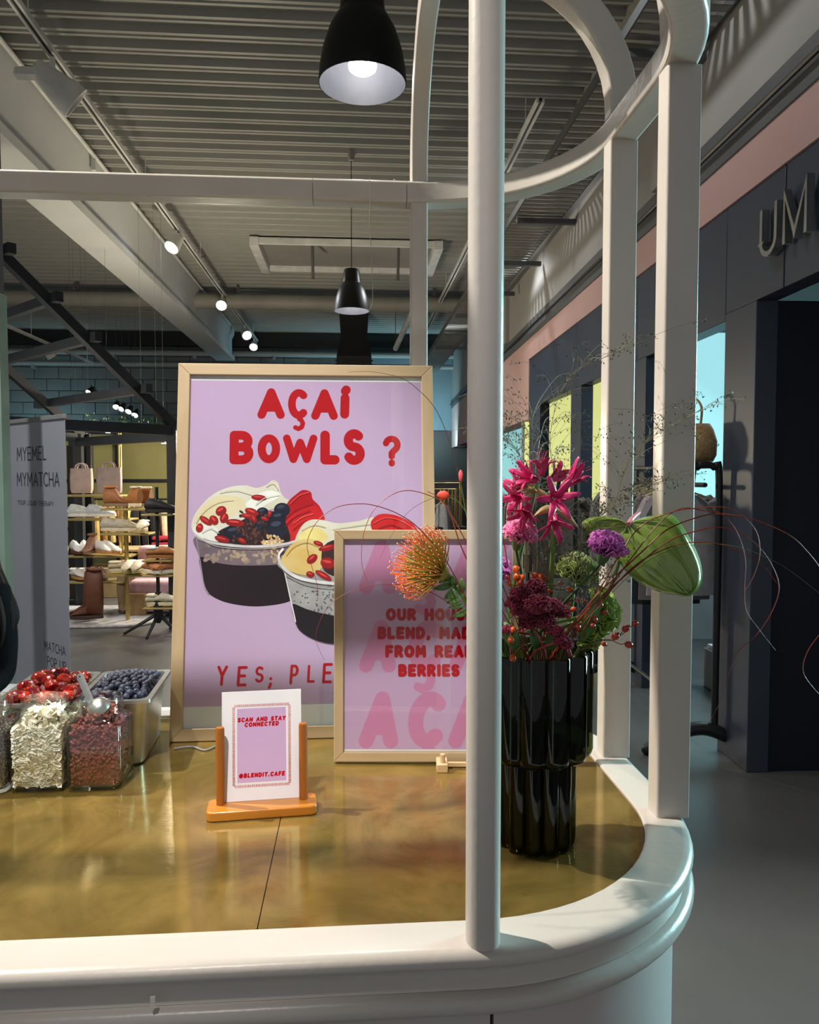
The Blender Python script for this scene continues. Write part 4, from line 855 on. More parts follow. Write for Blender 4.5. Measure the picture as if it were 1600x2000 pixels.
def nerine(label, hub, fl_, stem_end, mats):
    t = thing('nerine_flower', label, 'flower', (VX, VY, ZC+.17), 'pink nerines'); obj('stem', stemtube(hub, .0042), M_stem, t)
    for i, (u, v, Y, ax, L, wd, k, cu) in enumerate(fl_): floret(t, hub, onY(u, v, Y), ax, L, wd, mats[k], i+int(u), cu)
    for a in (-1, 1):
        e = V(hub)+V((a*.038, -.004, -.022-.01*a)); rows = []
        for i in range(7):
            q = i/6; c = V(hub).lerp(e, q)+V((0, -.004, .006*math.sin(q*PI))); h = .0065*math.sin(PI*min(1, .15+q*.85)); rows.append([c+V((0, 0, h)), c-V((0, .003, 0)), c-V((0, 0, h))])
        obj('bract', MB().grid(rows), M_bract, t, solid=.0005)
hubA = onY(1044, 958, 1.27); hubB = onY(1090, 985, 1.19)
nerine('tall pink nerine head leaning left beside the round pole', hubA, [(1052, 938, 1.25, (-.75, -.3, .25), .050, .030, 0, .9), (1022, 965, 1.24, (-.7, -.5, -.35), .048, .036, 0, 1.2), (1040, 950, 1.30, (-.6, .2, .6), .045, .030, 1, 1.1), (1058, 930, 1.30, (.05, .1, 1), .046, .028, 1, 1.0),
        (1075, 940, 1.30, (.7, .2, .55), .044, .028, 1, .8), (1035, 985, 1.23, (-.5, -.5, -.7), .046, .030, 0, 1.1), (1028, 948, 1.27, (-.9, .1, .1), .045, .032, 1, 1.2)], None, (M_ner, M_nerl))
nerine('deep pink nerine in front on a straight thick green stem', onY(1084, 995, 1.185), [(1082, 976, 1.165, (.05, -.95, .2), .032, .037, 0, .8), (1080, 1004, 1.165, (.1, -.55, -.8), .040, .032, 0, .7), (1098, 954, 1.185, (.62, -.2, .65), .056, .020, 0, .7)], None, (M_ner, M_nerl))
# ---- carnations
def ruffle(mb, C, A, R, layers, seed, depth=.7, fr=7):
    A, X, Y = frame_of(A); C = V(C); rr = random.Random(seed)
    for l in range(layers):
        el = (l+.5)/layers; npt = 6+int(5*el)
        for k in range(npt):
            th = 2*PI*(k+rr.random()*.6)/npt+l; tilt = el*1.25+rr.uniform(-.12, .12); D = (X*math.cos(th)+Y*math.sin(th))*math.sin(tilt)+A*math.cos(tilt); S = (-X*math.sin(th)+Y*math.cos(th)); N_ = D.cross(S); hw = R*rr.uniform(.34, .52); ph = rr.uniform(0, 6); rows = []
            ln = R*rr.uniform(.86, 1.06)
            for i in range(6):
                q = i/5; row = []
                for j in range(9):
                    s_ = j/4-1; wob = (.16*R*q*math.sin(fr*s_+ph)+.05*R*q*math.sin(17*s_+ph*2))*(.4+.6*q); edge = 1-.05*math.cos(23*s_+ph)-.12*s_*s_
                    row.append(C+D*ln*q*edge+S*hw*s_*(.12+.88*q)+N_*wob)
                rows.append(row)
            mb.grid(rows)
    return mb
def carnation(label, p, ax, R, m, calyx, grp='carnations'):
    t = thing('carnation', label, 'flower', (VX, VY, ZC+.17), grp); p = V(p); A = V(ax).normalized(); base = p-A*R*.35
    obj('petals', ruffle(MB(), base, A, R, 5, int(R*1e5)), m, t, solid=.0004)
    T = Matrix.Translation(base-A*.024) @ A.to_track_quat('Z', 'Y').to_matrix().to_4x4()
    obj('calyx', MB().lathe([(.002, 0), (.006, .002), (.0095, .012), (.0110, .022), (.0125, .030), (.0105, .029)], 14, T, cap=False), calyx, t)
    obj('stem', stemtube(base-A*.022, .0026), M_dstem, t)
M_carn = pm('carnation_mauve', (190, 92, 178), .6, 0, 50, (212, 124, 200)); M_carnp = pm('carnation_pink', (224, 106, 160), .6, 0, 50, (238, 146, 188)); M_caly = pm('calyx_green', (66, 100, 52), .5, 0, 30)
carnation('mauve carnation in front of the big glossy green leaf', onY(1186, 1066, 1.165), (.12, -.45, .8), .036, M_carn, M_caly)
carnation('pink carnation below the nerine beside the round pole', onY(1016, 1040, 1.27), (.1, -.4, .85), .033, M_carnp, M_caly)
carnation('mauve carnation half hidden behind the round pole', onY(960, 1112, 1.21), (-.2, -.5, .7), .034, M_carn, M_caly)
# ---- anthurium
an = thing('anthurium', 'large glossy green heart-shaped anthurium spathe reaching right', 'flower', (VX, VY, ZC+.17))
M_ant = pm('anthurium_green', (146, 172, 82), .2, 0, 14, (118, 148, 60), .15, 50, coat=.6)
out = [(1226, 1022), (1205, 1012), (1180, 1009), (1150, 1012), (1137, 1024), (1148, 1046), (1178, 1070), (1205, 1092), (1225, 1118), (1252, 1140), (1290, 1156), (1326, 1163), (1346, 1164), (1364, 1150), (1371, 1128), (1368, 1098), (1356, 1068), (1338, 1036), (1318, 1010), (1300, 1004), (1272, 1008), (1248, 1014)]
mid0, mid1 = (1228, 1026), (1344, 1160)
def antY(u, v): s_ = ((u-1228)*.655+(v-1026)*.755)/177; d_ = ((u-1228)*.755-(v-1026)*.655); return 1.205-.035*s_+.00045*abs(d_)-.03*math.sin(max(0, min(1, s_))*PI)*.6
oc = crom([V((u, v, 0)) for u, v in out], 4, True); rows = []; nr = 8
for k in range(nr+1):
    q = k/nr; row = []
    for i, p in enumerate(oc):
        s_ = max(.02, min(.95, ((p.x-1228)*.655+(p.y-1026)*.755)/177)); cx, cy = 1228+(1344-1228)*s_, 1026+(1160-1026)*s_
        u, v = cx+(p.x-cx)*q, cy+(p.y-cy)*q; Y = antY(u, v)+(.006 if q == 1 else 0)+.0022*math.sin(q*14)
        row.append(onY(u, v, Y))
    row.append(row[0]); rows.append(row)
obj('spathe', MB().grid(rows), M_ant, an, solid=.0012)
M_vein = pm('anthurium_vein', (168, 190, 128), .25, 0, 20)
for vp in (((1228, 1026), (1262, 1066), (1300, 1112), (1344, 1160)), ((1226, 1028), (1212, 1055), (1225, 1095), (1262, 1132), (1315, 1156)), ((1234, 1022), (1275, 1040), (1318, 1078), (1346, 1120), (1350, 1154)), ((1236, 1020), (1285, 1020), (1322, 1040), (1352, 1080)), ((1224, 1026), (1192, 1030), (1165, 1032)), ((1226, 1028), (1238, 1060), (1262, 1100), (1300, 1138), (1335, 1158))):
    obj('vein', MB().tube(crom([onY(u, v, antY(u, v)-.0016) for u, v in vp], 5), .0006, 5), M_vein, an)
obj('stem', stemtube(onY(1226, 1026, 1.206), .0032, [onY(1175, 1180, 1.24)]), M_stem, an)
obj('spadix', MB().tube(crom([onY(1228, 1024, 1.20), onY(1236, 1012, 1.235), onY(1250, 1000, 1.27)], 4), [.004]*4+[.0036]*4+[.002], 8), pm('spadix_rose', (206, 120, 130), .5, 0, 90), an)
# ---- pincushion protea
pr = thing('pincushion_protea', 'orange pincushion flower with curled pins in front of the smaller poster', 'flower', (VX, VY, ZC+.17))
pb = onY(862, 1118, 1.205); pa = (onY(800, 1088, 1.185)-pb); pa.normalize(); A, X, Y = frame_of(pa); rr = random.Random(5)
M_pin_o = pm('protea_orange', (236, 122, 46), .4, 0, 40, (240, 98, 60)); M_pin_g = pm('protea_olive', (150, 140, 56), .5, 0, 40)
mb = MB(); m2 = MB(); tips = MB()
for k in range(250):
    th = k*2.39996; el = math.acos(1-1.0*(k+.5)/250)*.80; D = A*math.cos(el)+(X*math.cos(th)+Y*math.sin(th))*math.sin(el); L_ = rr.uniform(.056, .070)*(1-.06*el); st = pb+D*.010
    p1 = st+D*L_*.5+A*.002; p2 = st+D*L_*.86+A*.008; p3 = st+D*L_*.95+A*(.018 if el > .5 else .006)-D*.002
    c = crom([st, p1, p2, p3], 3); mb.tube(c[4:], .00055, 4); m2.tube(c[:6], .0009, 4); tips.ell(c[-1], (.0010, .0010, .0010), 5, 3)
tag(obj('pins', mb, M_pin_o, pr), kind='stuff'); tag(obj('pin_bases', m2, M_pin_g, pr), kind='stuff'); tag(obj('pin_tips', tips, pm('protea_tip', (246, 186, 150), .4, 0, 40), pr), kind='stuff')
obj('flower_base', MB().ell(pb, (.013, .013, .013), 12, 8), M_pin_g, pr)
se = onY(905, 1165, 1.225)
obj('stem', MB().tube(crom([V((VX-.01, VY, ZC+.18)), V((VX-.065, VY-.02, ZC+.33)), onY(930, 1215, 1.235), se, pb], 6), .0045, 8), M_stem, pr)
def leaf(t, a, b, wd, m, nrm=(0, -1, 0), fold=.25, droop=.006, name='leaf'):
    a, b = V(a), V(b); d = (b-a).normalized(); s_ = d.cross(V(nrm)).normalized(); n_ = s_.cross(d); rows = []; L_ = (b-a).length
    for i in range(9):
        q = i/8; h = wd*math.sin(PI*min(1, q*.93+.05))**.8; c = a.lerp(b, q)+n_*(droop*math.sin(q*PI)); rows.append([c-s_*h+n_*h*fold, c-s_*h*.5+n_*h*fold*.3, c, c+s_*h*.5+n_*h*fold*.3, c+s_*h+n_*h*fold])
    return obj(name, MB().grid(rows), m, t, solid=.0006)
M_pl = pm('protea_leaf', (70, 104, 52), .4, 0, 40, (92, 128, 62))
for (u0, v0, u1, v1, wd) in ((880, 1135, 870, 1115, .007), (885, 1140, 846, 1150, .008), (890, 1150, 868, 1170, .010), (900, 1165, 872, 1178, .008), (888, 1145, 884, 1122, .007), (905, 1180, 876, 1186, .007), (915, 1190, 885, 1204, .008), (872, 1128, 855, 1138, .006), (900, 1160, 902, 1128, .008), (920, 1200, 935, 1165, .009)):
    leaf(pr, onY(u0, v0, 1.215), onY(u1, v1, 1.205), wd*.75, M_pl)
# ---- sedum
M_sed = pm('sedum_burgundy', (98, 12, 40), .7, 0, 90, (122, 26, 58)); M_sedst = pm('sedum_stem', (150, 40, 60), .5, 0, 30)
def sedum(label, cen, n, spr, stemn):
    t = thing('sedum', label, 'flower', (VX, VY, ZC+.17), 'burgundy sedum heads'); mb = MB(); rr = random.Random(n); heads = []
    for (u, v, Y, r) in cen:
        c = onY(u, v, Y); heads.append(c)
        for k in range(n):
            th = rr.uniform(0, 6.28); z = rr.uniform(-.25, 1); q = math.sqrt(max(0, 1-z*z)); D = V((q*math.cos(th), q*math.sin(th)*.8, z*.8)); p = c+D*r*rr.uniform(.82, 1.06)
            for s_ in range(3): mb.ell(p+V((rr.uniform(-1, 1), rr.uniform(-1, 1), rr.uniform(-1, 1)))*.0022, (.0017, .0017, .0017), 5, 3)
        mb.ell(c, (r*.72, r*.6, r*.55), 10, 7)
    tag(obj('floret_mass', mb, M_sed, t), kind='stuff')
    for c in heads[:stemn]: obj('stem', stemtube(c, .0016), M_sedst, t)
sedum('large dark burgundy sedum head low in the middle of the bouquet', [(1020, 1165, 1.20, .020), (1045, 1150, 1.22, .018), (1050, 1185, 1.17, .024), (1025, 1195, 1.185, .020), (1078, 1188, 1.18, .018), (1035, 1218, 1.185, .018), (1062, 1215, 1.175, .018), (1005, 1180, 1.21, .014), (1098, 1198, 1.20, .014)], 150, 0, 9)
sedum('small burgundy sedum sprig hanging over the vase rim', [(1086, 1236, 1.165, .012), (1097, 1252, 1.16, .012), (1107, 1262, 1.16, .009), (990, 1232, 1.19, .009)], 90, 0, 4)
# ---- rose hips
M_hip = pm('hip_orange', (206, 96, 34), .3, 0, 60, (178, 60, 30)); M_hipt = pm('hip_tip', (70, 46, 30), .7, 0, 60); M_hipr = pm('hip_red', (168, 62, 36), .3, 0, 60, (140, 42, 30))
def hips(label, lst, via, mt, rr_=.0052):
    t = thing('rose_hip_branch', label, 'branch', (VX, VY, ZC+.17), 'rose hip branches'); via = [onY(*p) for p in via]
    obj('twig', stemtube(via[-1], .0012, via[:-1]), M_twig, t)
    for (u, v, Y, s_) in lst:
        c = onY(u, v, Y); j = min(via, key=lambda p: (p-c).length); d_ = (c-j).normalized(); r = rr_*s_
        obj('twiglet', MB().tube(crom([j, j.lerp(c, .5)+V((0, 0, -.003)), c-d_*r], 4), .0007, 5), M_twig, t)
        T = Matrix.Translation(c) @ d_.to_track_quat('Z', 'Y').to_matrix().to_4x4()
        h = obj('hip', MB().lathe([(r*.15, -r*1.05), (r*.7, -r*.8), (r, 0), (r*.85, r*.7), (r*.35, r*1.1), (r*.12, r*1.15)], 12, T), mt, t)
        obj('hip_crown', MB().lathe([(r*.33, r*1.0), (r*.30, r*1.4), (r*.12, r*1.25)], 7, T), M_hipt, h)
hips('rose hip branch at the left with round orange hips', [(1008, 1112, 1.25, 1.2), (1010, 1127, 1.24, 1.25), (990, 1127, 1.25, 1), (1020, 1128, 1.27, 1.0), (1015, 1138, 1.24, 1.0), (995, 1140, 1.25, .8), (1003, 1230, 1.175, 1.0), (998, 1250, 1.165, 1.1), (1002, 1285, 1.15, 1.05)], [(998, 1190, 1.22), (1000, 1160, 1.25), (1005, 1145, 1.25)], M_hip)
hips('rose hip branch in the middle behind the thick stem', [(1045, 1126, 1.24, 1.25), (1058, 1125, 1.26, 1.0), (1052, 1135, 1.25, .9), (1066, 1130, 1.26, .8), (1078, 1114, 1.24, 1.15), (1058, 1146, 1.25, .8), (1052, 1148, 1.25, .9), (1075, 1155, 1.24, .9), (1094, 1140, 1.25, .8), (1112, 1152, 1.22, 1.1), (1130, 1172, 1.22, .9), (1120, 1190, 1.2, .9), (1144, 1175, 1.22, .7), (1112, 1180, 1.22, .6), (1110, 1205, 1.2, .7)], [(1060, 1200, 1.25), (1066, 1165, 1.26), (1066, 1145, 1.255)], M_hip)
hips('rose hip branch at the right with darker red hips', [(1172, 1183, 1.2, 1.0), (1181, 1196, 1.19, .8), (1165, 1155, 1.22, .7), (1162, 1210, 1.19, .9), (1128, 1225, 1.17, 1.2), (1158, 1222, 1.18, .8), (1150, 1200, 1.2, .7)], [(1130, 1250, 1.2), (1146, 1215, 1.2), (1160, 1195, 1.2)], M_hipr)
hips('low rose hip sprig reaching right past the vase', [(1222, 1228, 1.17, 1.15), (1202, 1243, 1.17, 1.2), (1240, 1218, 1.17, 1.0), (1228, 1259, 1.165, 1.15), (1180, 1258, 1.18, .8)], [(1140, 1268, 1.2), (1165, 1252, 1.18), (1195, 1250, 1.175)], M_hipr)
# ---- ruffled green heads
def kale(label, p, ax, R, c1, c2, seed):
    t = thing('green_hydrangea', label, 'flower', (VX, VY, ZC+.17), 'ruffled green heads'); nm = 'ruffle_%d' % seed
    obj('ruffled_petals', ruffle(MB(), V(p)-V(ax).normalized()*R*.4, ax, R, 5, seed, fr=5), pm(nm, c1, .5, 0, 40, c2), t, solid=.0005); obj('stem', stemtube(V(p)-V(ax).normalized()*R*.4, .003), M_stem, t)
kale('pale green ruffled head behind the thick stem', onY(1128, 1112, 1.31), (.1, -.5, .8), .046, (150, 170, 96), (176, 190, 122), 21)
kale('bright green ruffled head at the right vase edge', onY(1178, 1195, 1.27), (.75, -.4, .2), .048, (126, 160, 60), (152, 182, 84), 22)
kale('yellow green ruffled head low beside the vase rim', onY(1150, 1240, 1.26), (.4, -.6, .2), .034, (148, 160, 66), (120, 146, 56), 23)
for i, (u, v, u1, v1, wd, lb) in enumerate(((1010, 1268, 985, 1215, .012, 'olive leaf at the left of the vase mouth'), (1050, 1268, 1040, 1225, .010, 'olive leaf under the sedum head'), (1078, 1270, 1072, 1235, .012, 'pale leaf standing at the vase rim'), (1135, 1255, 1170, 1160, .012, 'long green leaf leaning right behind the carnation stem'))):
    t = thing('loose_leaf', lb, 'leaf', (VX, VY, ZC+.3), 'loose leaves'); leaf(t, onY(u, v, 1.2), onY(u1, v1, 1.2), wd, M_leaf)
# ---- arching brown grass
M_bg = pm('brown_grass', (150, 76, 38), .45, 0, 25, (122, 52, 34)); M_bg2 = pm('red_grass', (132, 46, 32), .45, 0, 25, (104, 34, 30))
def garc(label, pts, Y0, Y1, r, m):
    t = thing('arching_grass', label, 'grass', (VX, VY, ZC+.17), 'arching grass blades'); n = len(pts); e = [onY(u, v, Y0+(Y1-Y0)*i/(n-1)) for i, (u, v) in enumerate(pts)]
    s0 = V((VX+(e[0].x-VX)*.3, VY+(e[0].y-VY)*.3, ZC+.325)); q = (s0.xy-V((VX, VY)));
    if q.length > .07: q = q.normalized()*.07; s0.x, s0.y = VX+q.x, VY+q.y
    c = crom([V((VX-q.x*.3, VY-q.y*.3, ZC+.18)), s0]+e, 6); k = len(c)
    obj('blade', MB().tube(c, [r*(1-.75*i/k) for i in range(k)], 5), m, t)
garc('brown grass arching right to the picture edge above the big leaf', [(1150, 1180), (1256, 1076), (1308, 1032), (1380, 1006), (1430, 1006), (1480, 1018), (1540, 1044), (1576, 1076), (1608, 1120), (1625, 1175), (1612, 1222), (1578, 1272), (1570, 1315), (1602, 1358)], 1.15, 1.08, .0014, M_bg)
garc('brown grass arching right with its tip pointing down past the big leaf', [(1150, 1190), (1256, 1095), (1310, 1055), (1364, 1036), (1400, 1030), (1440, 1038), (1480, 1066), (1508, 1104), (1522, 1148), (1508, 1195), (1478, 1240), (1440, 1275), (1420, 1330), (1402, 1380), (1380, 1420)], 1.15, 1.08, .0013, M_bg2)
garc('reddish grass crossing low over the big leaf', [(1170, 1180), (1240, 1105), (1300, 1072), (1345, 1060), (1400, 1062), (1448, 1078), (1492, 1106), (1518, 1140)], 1.15, 1.08, .0012, M_bg2)
garc('upper brown grass bending down beyond the big leaf', [(1160, 1170), (1240, 1040), (1308, 1002), (1368, 992), (1420, 992), (1456, 1012), (1480, 1044), (1484, 1088), (1470, 1130), (1456, 1152)], 1.15, 1.08, .0012, M_bg)
garc('thin brown grass bending right then down to a curled tip', [(1160, 1190), (1300, 1010), (1380, 998), (1412, 1006), (1440, 1040), (1456, 1092), (1455, 1150), (1458, 1192), (1482, 1228), (1515, 1270)], 1.15, 1.08, .0011, M_bg2)
garc('pale thin grass running straight to the right edge', [(1170, 1185), (1260, 1100), (1345, 1066), (1430, 1066), (1520, 1100), (1600, 1158)], 1.15, 1.08, .0007, M_stem)
garc('brown grass arching left to hang before the smaller poster', [(985, 1200), (930, 1100), (904, 1046), (872, 990), (847, 971), (799, 958), (761, 969), (727, 1001), (709, 1050), (707, 1102), (718, 1136)], 1.22, 1.16, .0013, M_bg)
garc('dark grass arching far left in front of the printed bowls', [(985, 1240), (925, 1190), (904, 1155), (866, 1087), (817, 1031), (780, 1005), (742, 990), (705, 984), (660, 990), (626, 1012), (607, 1039), (600, 1065), (607, 1099), (619, 1140), (620, 1165)], 1.21, 1.14, .0012, M_bg2)
garc('low reddish grass arching left across both posters', [(985, 1250), (940, 1215), (904, 1196), (855, 1164), (810, 1146), (742, 1142), (686, 1155), (649, 1177), (626, 1211), (617, 1249), (634, 1290)], 1.2, 1.14, .0009, M_bg2)
garc('tall thin grass curving over the top of the large poster', [(985, 1150), (930, 1040), (905, 967), (885, 885), (855, 806), (817, 761), (780, 737), (724, 726), (680, 727)], 1.24, 1.18, .0010, M_twig)
garc('thick orange grass blade rising left beside the round pole', [(980, 1230), (930, 1130), (900, 1065), (880, 1005), (862, 975), (835, 960)], 1.21, 1.19, .0020, M_bg)
garc('thin grass bent left and crossing the smaller poster top', [(985, 1180), (930, 1010), (900, 972), (850, 972), (800, 998), (765, 1045), (742, 1092)], 1.23, 1.18, .0008, M_twig)
garc('brown grass stem rising beside the pink carnation', [(1000, 1150), (985, 1060), (975, 1010), (985, 960)], 1.2, 1.18, .0016, M_bg)
garc('straight tan grass leaning right under the carnation', [(1130, 1230), (1170, 1140), (1215, 1080)], 1.19, 1.18, .0014, M_bg)
garc('second straight tan grass leaning right under the carnation', [(1140, 1230), (1178, 1150), (1210, 1105)], 1.18, 1.17, .0013, M_bg)
for (u, v, sx, sz, lb, c) in ((900, 929, .0035, .0095, 'small pink bud on a grass tip left of the round pole', (240, 92, 100)), (866, 967, .010, .007, 'small orange red blossom before the gold rack', (232, 84, 60))):
    p = onY(u, v, 1.2); t = thing('small_bud', lb, 'bud', p); obj('bud_petals', MB().ell(p, (sx, .004, sz), 10, 7, jit=.08), pm('bud_%d' % u, c, .5, 0, 60), t); obj('stem', MB().tube(crom([p, onY(910, 1000, 1.21), onY(950, 1150, 1.22), V((VX-.05, VY, ZC+.335))], 5), .0008, 5), M_stem, t)
# ---- airy panicum grass
M_pan = pm('panicum_stem', (104, 100, 62), .5, 0, 30); M_psd = pm('panicum_seed', (40, 34, 24), .6, 0, 60)
def panicum(label, pts, Y, nb, spr, seed, sn=7):
    t = thing('panicum_grass', label, 'grass', (VX, VY, ZC+.17), 'airy panicum stems'); rr = random.Random(seed); e = [onY(u, v, Y) for u, v in pts]; ax = crom([V((VX, VY, ZC+.18)), V((VX+(e[0].x-VX)*.25, VY, ZC+.33))]+e, 8); k = len(ax)
    obj('stem', MB().tube(ax, [.0008*(1-.6*i/k) for i in range(k)], 5), M_pan, t); mb = MB(); sd = MB(); lo = int(k*.55)
    for b in range(nb):
        i = rr.randint(lo, k-2); p = ax[i]; d_ = (ax[min(i+1, k-1)]-ax[i-1]).normalized(); th = rr.uniform(0, 6.28); side = V((math.cos(th), math.sin(th)*.7, rr.uniform(-.1, .5))); L_ = spr*rr.uniform(.5, 1.15)
        c = crom([p, p+(d_*.7+side*.45)*L_*.5, p+(d_*.75+side*.9)*L_-V((0, 0, L_*.06)), p+(d_*.7+side*1.25)*L_*1.15-V((0, 0, L_*.22))], 4); mb.tube(c, .00028, 4)
        for s_ in range(sn):
            j = rr.randint(4, len(c)-1); q = c[j]; tw = V((rr.uniform(-1, 1), rr.uniform(-1, 1), rr.uniform(-1, .4)))*.010; mb.tube([q, q+tw], .0002, 3)
            sd.ell(q+tw, (.0009, .0009, .0020), 5, 4, Matrix.Rotation(rr.uniform(-1, 1), 4, 'Y'))
    tag(obj('branchlets', mb, M_pan, t), kind='stuff'); tag(obj('seeds', sd, M_psd, t), kind='stuff')
panicum('airy seed grass rising straight above the nerine', [(1050, 1100), (1045, 960), (1040, 860), (1042, 800)], 1.29, 26, .09, 1)
panicum('airy seed grass leaning right to the top of the bouquet', [(1080, 1100), (1085, 950), (1075, 850), (1110, 740), (1200, 690)], 1.30, 26, .07, 2)
panicum('airy seed grass spraying right across the two right posts', [(1130, 1120), (1195, 1000), (1228, 900), (1280, 850), (1370, 800)], 1.26, 30, .09, 3)
panicum('airy seed grass low before the back right post', [(1110, 1100), (1160, 1020), (1200, 980), (1300, 930)], 1.27, 30, .06, 4, 9)
panicum('airy seed grass leaning left over the pole side', [(1030, 1120), (1030, 950), (1010, 880), (985, 850)], 1.30, 28, .06, 5, 9)
panicum('short airy grass in the heart of the bouquet', [(1060, 1150), (1070, 1080), (1090, 1010)], 1.25, 26, .05, 6)
panicum('short airy grass beside the mauve carnation stem', [(1120, 1150), (1130, 1090), (1140, 1040)], 1.25, 26, .05, 7)
panicum('fine green grass low on the right of the vase', [(1120, 1210), (1150, 1150), (1180, 1090)], 1.20, 26, .05, 8)
# ================================================================== BACKGROUND THINGS
def Wd(xc, d, z=0): return V((xc*math.cos(YAW)+d*math.sin(YAW), -xc*math.sin(YAW)+d*math.cos(YAW), z))
def at(u, v, d):                           # d: level distance along the viewing direction
    r = ray(u, v); k = d/V((r.x*math.sin(YAW)+r.y*math.cos(YAW), 0, 0)).x; return EYE+r*k
# ---- roll-up banner
a, b = at(137, 1300, 4.95), at(30, 1300, 5.5); a.z = b.z = 0
bn = thing('roll_up_banner', 'grey roll-up banner with dark lettering behind the strawberries', 'banner', (a+b)/2)
ex = (a-b).normalized(); P4 = Plane(b, ex, (0, 0, 1)); WB = (a-b).length
M_ban = pm('banner_cloth', (172, 174, 182), .6, 0, 2, (178, 180, 188))
obj('banner_sheet', MB().prism([(0, .08), (WB, .08), (WB, 1.99), (0, 1.99)], -.002, 0, P4.M), M_ban, bn, smooth=False)
obj('top_bar', MB().box((WB/2, 2.0, 0), (WB+.01, .03, .022), 0, P4.M), M_gwall, bn, bevel=.003)
obj('base_cassette', MB().box((WB/2, .045, -.02), (WB+.03, .085, .09), 0, P4.M), M_gwall, bn, bevel=.01)
obj('support_pole', MB().tube([P4.M @ V((WB/2, .05, -.04)), P4.M @ V((WB/2, 1.98, -.015))], .008, 8), M_gwall, bn)
M_btx = pm('banner_ink', (66, 66, 74), .6, 0, 20)
for s_, u, v, h, wt, gp, sx in (('MYEMEL', 34, 899, 24, .13, .26, 1.0), ('MYMATCHA', 34, 948, 24, .13, .24, 1.0), ('YOUR LIQUID THERAPY', 35, 985, 8, .16, .3, 1.2)):
    mb = MB(); q = P4.px(u, v, 0); q2 = P4.px(u, v-h, 0); text(mb, s_, q[0], q[1], q2[1]-q[1], wt, P4.put(.0012), gp, 'L', sx); obj('lettering', mb, M_btx, bn, smooth=False)
for s_, u, v, h in (('MATCHA', 128, 1281, 17), ('POP UP', 129, 1311, 17)):
    mb = MB(); q = P4.px(u, v, 0); q2 = P4.px(u, v-h, 0); text(mb, s_, q[0], q[1], q2[1]-q[1], .12, P4.put(.0012), .26, 'R', .95); obj('lettering', mb, M_btx, bn, smooth=False)
# ---- house-shaped black frame of the shoe shop
hA = Wd(-math.sin(math.radians(48.6)), math.cos(math.radians(48.6))); hB = Wd(-.66, -.751); hA.normalize(); hB.normalize()
hC = Wd(-2.49, 7.98)
hs = thing('house_frame', 'black steel house-shaped frame around the shoe shop', 'frame', hC)
M_steelb = pm('frame_black', (44, 48, 54), .5, 0, 8, (50, 54, 60))
def hpt(t, s, z): return hC+hB*t+hA*s+V((0, 0, z))
EV = 2.13; RI = .86; TT = 2.3
for s in (0, 2.14):
    obj('rafter', MB().bar(hpt(-.05, s, EV-.02), hpt(TT, s, EV+RI*TT), .09, .09), M_steelb, hs)
    obj('rafter', MB().bar(hpt(TT, s, EV+RI*TT), hpt(2*TT+.05, s, EV-.02), .09, .09), M_steelb, hs)
    for t in (0, 2*TT): obj('post', MB().bar(hpt(t, s, 0), hpt(t, s, EV), .1, .1), M_steelb, hs)
    obj('tie_beam', MB().bar(hpt(0, s, EV-.04), hpt(2*TT, s, EV-.04), .1, .1), M_steelb, hs)
for t, z in ((.345, EV+RI*.345+.06), (.86, EV+RI*.86+.06), (1.22, EV+RI*1.22+.06), (1.62, EV+RI*1.62+.06)):
    obj('purlin', MB().bar(hpt(t, -.16, z), hpt(t, 2.5, z), .07, .09), M_steelb, hs)
obj('eave_beam', MB().bar(hpt(0, 0, EV-.1), hpt(0, 2.3, EV-.1), .1, .1), M_steelb, hs)
# plants on the beam
lv = thing('trailing_plant', 'small dark trailing plant on top of the black tie beam', 'plant', hpt(.35, .05, EV)); mb = MB(); rr = random.Random(9)
for i in range(60):
    p = hpt(rr.uniform(.02, .9), rr.uniform(-.02, .1), EV+.02+rr.uniform(0, .06)); mb.ell(p, (.018, .006, .009), 5, 3, Matrix.Rotation(rr.uniform(0, 6), 4, 'Z') @ Matrix.Rotation(rr.uniform(-1, 1), 4, 'Y'))
tag(obj('leaves', mb, M_leaf, lv), kind='stuff')
# back partition of the shop: olive panels in a black grid
ow = thing('shop_partition', 'olive panelled partition with black mullions behind the shoes', 'partition', at(240, 1000, 12.5)); M_olive = pm('olive_panel', (146, 142, 92), .6, 0, 2, (156, 152, 100))
c0, c1 = at(120, 900, 12.6), at(360, 900, 12.6)
for i in range(6):
    for j in range(3):
        x0 = -6.6+i*.95; obj('panel', MB().box((x0+.45, 12.55, .38+j*.77), (.9, .04, .71)), M_olive, ow)
for i in range(7): obj('mullion', MB().box((-6.62+i*.95, 12.5, 1.17), (.06 if i % 2 else .1, .08, 2.34)), M_black, ow)
for j in range(4): obj('transom', MB().box((-3.77, 12.51, .0+j*.77+.0), (5.8, .05, .05)), M_black, ow)
